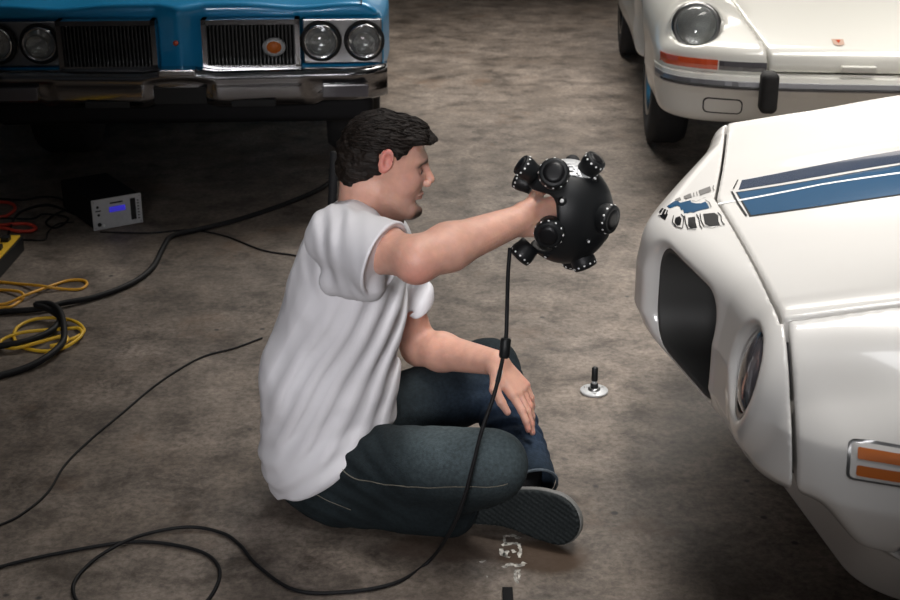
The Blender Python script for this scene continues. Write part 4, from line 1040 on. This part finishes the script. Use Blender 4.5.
# power strip with a yellow end
pa, pb_ = gnd(-6, 278, .0), gnd(17, 252, .0); pd_ = unit(pb_-pa); rz = math.atan2(pd_[1], pd_[0])
ps = empty('power_strip', (pa+pb_)/2, rz, label='yellow power strip with black side at the left edge', cat='power strip')
Lh = float(np.linalg.norm(pb_-pa))/2+.02
bm = bmesh.new(); bbox_bm(bm, (0, .018, .028), (Lh, .030, .027), .004); bm_obj('housing', bm, M['cable_yellow'], ps)
bm = bmesh.new(); bbox_bm(bm, (-.0, -.016, .026), (Lh-.004, .006, .024), .003); bm_obj('side_panel', bm, M['black_plastic'], ps)
for k in range(3):
    bm = bmesh.new(); bbox_bm(bm, (-Lh*.6+k*Lh*.6, .020, .060), (.016, .014, .010), .004); bm_obj('plug', bm, M['black_plastic'], ps)
# ------------------------------------------------------------------ marker puck
mk_ = gnd(594, 392)
pk = empty('marker_puck', mk_, 0, label='silver disc with upright black marker standing on the floor by the white car', cat='marker')
bm = bmesh.new(); lathe(bm, [(0, 0), (.036, 0), (.0375, .002), (.0375, .006), (.036, .0075), (0, .0075)], 40); bm_obj('disc', bm, M['silver'], pk, True)
bm = bmesh.new(); lathe(bm, [(.016, .0075), (.016, .012), (.012, .014), (.012, .014), (0, .014)], 28); bm_obj('hub', bm, M['dull_chrome'], pk, True)
bm = bmesh.new(); lathe(bm, [(.0105, .012), (.0105, .024), (.009, .026), (0, .026)], 24); bm_obj('collar', bm, M['black_plastic'], pk, True)
bm = bmesh.new(); lathe(bm, [(.0072, .025), (.0072, .036), (0, .036)], 24); bm_obj('silver_ring', bm, M['silver'], pk, True)
bm = bmesh.new(); lathe(bm, [(.0085, .034), (.0088, .036), (.0082, .070), (.006, .073), (0, .073)], 24); r_ = bm_obj('rod', bm, M['black_plastic'], pk, True)
for k in range(3):
    a = 2.1*k+.5; bm = bmesh.new(); lathe(bm, [(0, .0088), (.0035, .0086), (.004, .0070), (0, .007)], 12, Matrix.Translation((.026*math.cos(a), .026*math.sin(a), 0))); bm_obj('screw', bm, M['dull_chrome'], pk, True)
# black tape stub at the bottom edge
tb = gnd(508, 600)
bm = bmesh.new(); bbox_bm(bm, (0, 0, .004), (.0105, .035, .004), .0015); o = bm_obj('black_tape', bm, M['black_matte'], None, label='short black strip lying on the floor below the white paint mark', cat='tape'); o.location = tb + L(0, .0, 0)
# white paint scrawl on the concrete
pm = empty('paint_mark', gnd(512, 555), 0, label='worn white paint scrawl on the concrete in front of the shoe', cat='paint mark')
pc = gnd(512, 555); wp = mat('worn_white_paint', (.55, .53, .48), .8, noise=(90, .8))
rng = random.Random(3)
for pts, wd_ in (([(503, 537), (512, 536), (520, 539)], 2.6), ([(502, 546), (509, 544), (518, 544)], 2.4), ([(501, 549), (504, 556), (508, 551)], 2.6), ([(519, 544), (520, 551), (519, 558)], 2), ([(504, 538), (506, 545)], 1.6), ([(503, 556), (510, 558)], 1.4), ([(503, 568), (510, 565), (520, 566), (525, 563)], 3.0),
        ([(516, 570), (515, 578), (518, 584)], 2.0), ([(519, 570), (519, 580)], 1.4), ([(512, 550), (515, 553)], 2), ([(480, 563), (486, 561)], 1.8), ([(486, 577), (488, 577)], 1.5)):
    P = spline([gnd(*p) for p in pts], 5); bm = bmesh.new(); prev = None; wv = wd_*.0018
    for i, p in enumerate(P):
        t = unit(P[min(i+1, len(P)-1)]-P[max(i-1, 0)]); nrm = L(-t[1], t[0], 0)
        q1 = p - pc + nrm*wv*rng.uniform(.5, 1.5) + L(0, 0, .0012); q2 = p - pc - nrm*wv*rng.uniform(.5, 1.5) + L(0, 0, .0012)
        cur = (bm.verts.new(q1), bm.verts.new(q2))
        if prev: bm.faces.new((prev[0], prev[1], cur[1], cur[0]))
        prev = cur
    bmesh.ops.recalc_face_normals(bm, faces=bm.faces[:])
    bm_obj('brush_stroke', bm, wp, pm)
# slim black stand behind the man
sd = empty('black_stand', (-.335, 3.12, 0), 0, label='slim black pole standing behind the man\'s neck', cat='stand')
bm = bmesh.new(); lathe(bm, [(0, 0), (.075, 0), (.078, .004), (.070, .010), (.012, .016), (0, .016)], 28); bm_obj('base', bm, M['black_matte'], sd, True)
tube('pole', [(0, 0, .012), (.02, 0, .25), (.045, 0, .50), (.060, 0, .70)], .011, M['black_matte'], sd, 12)
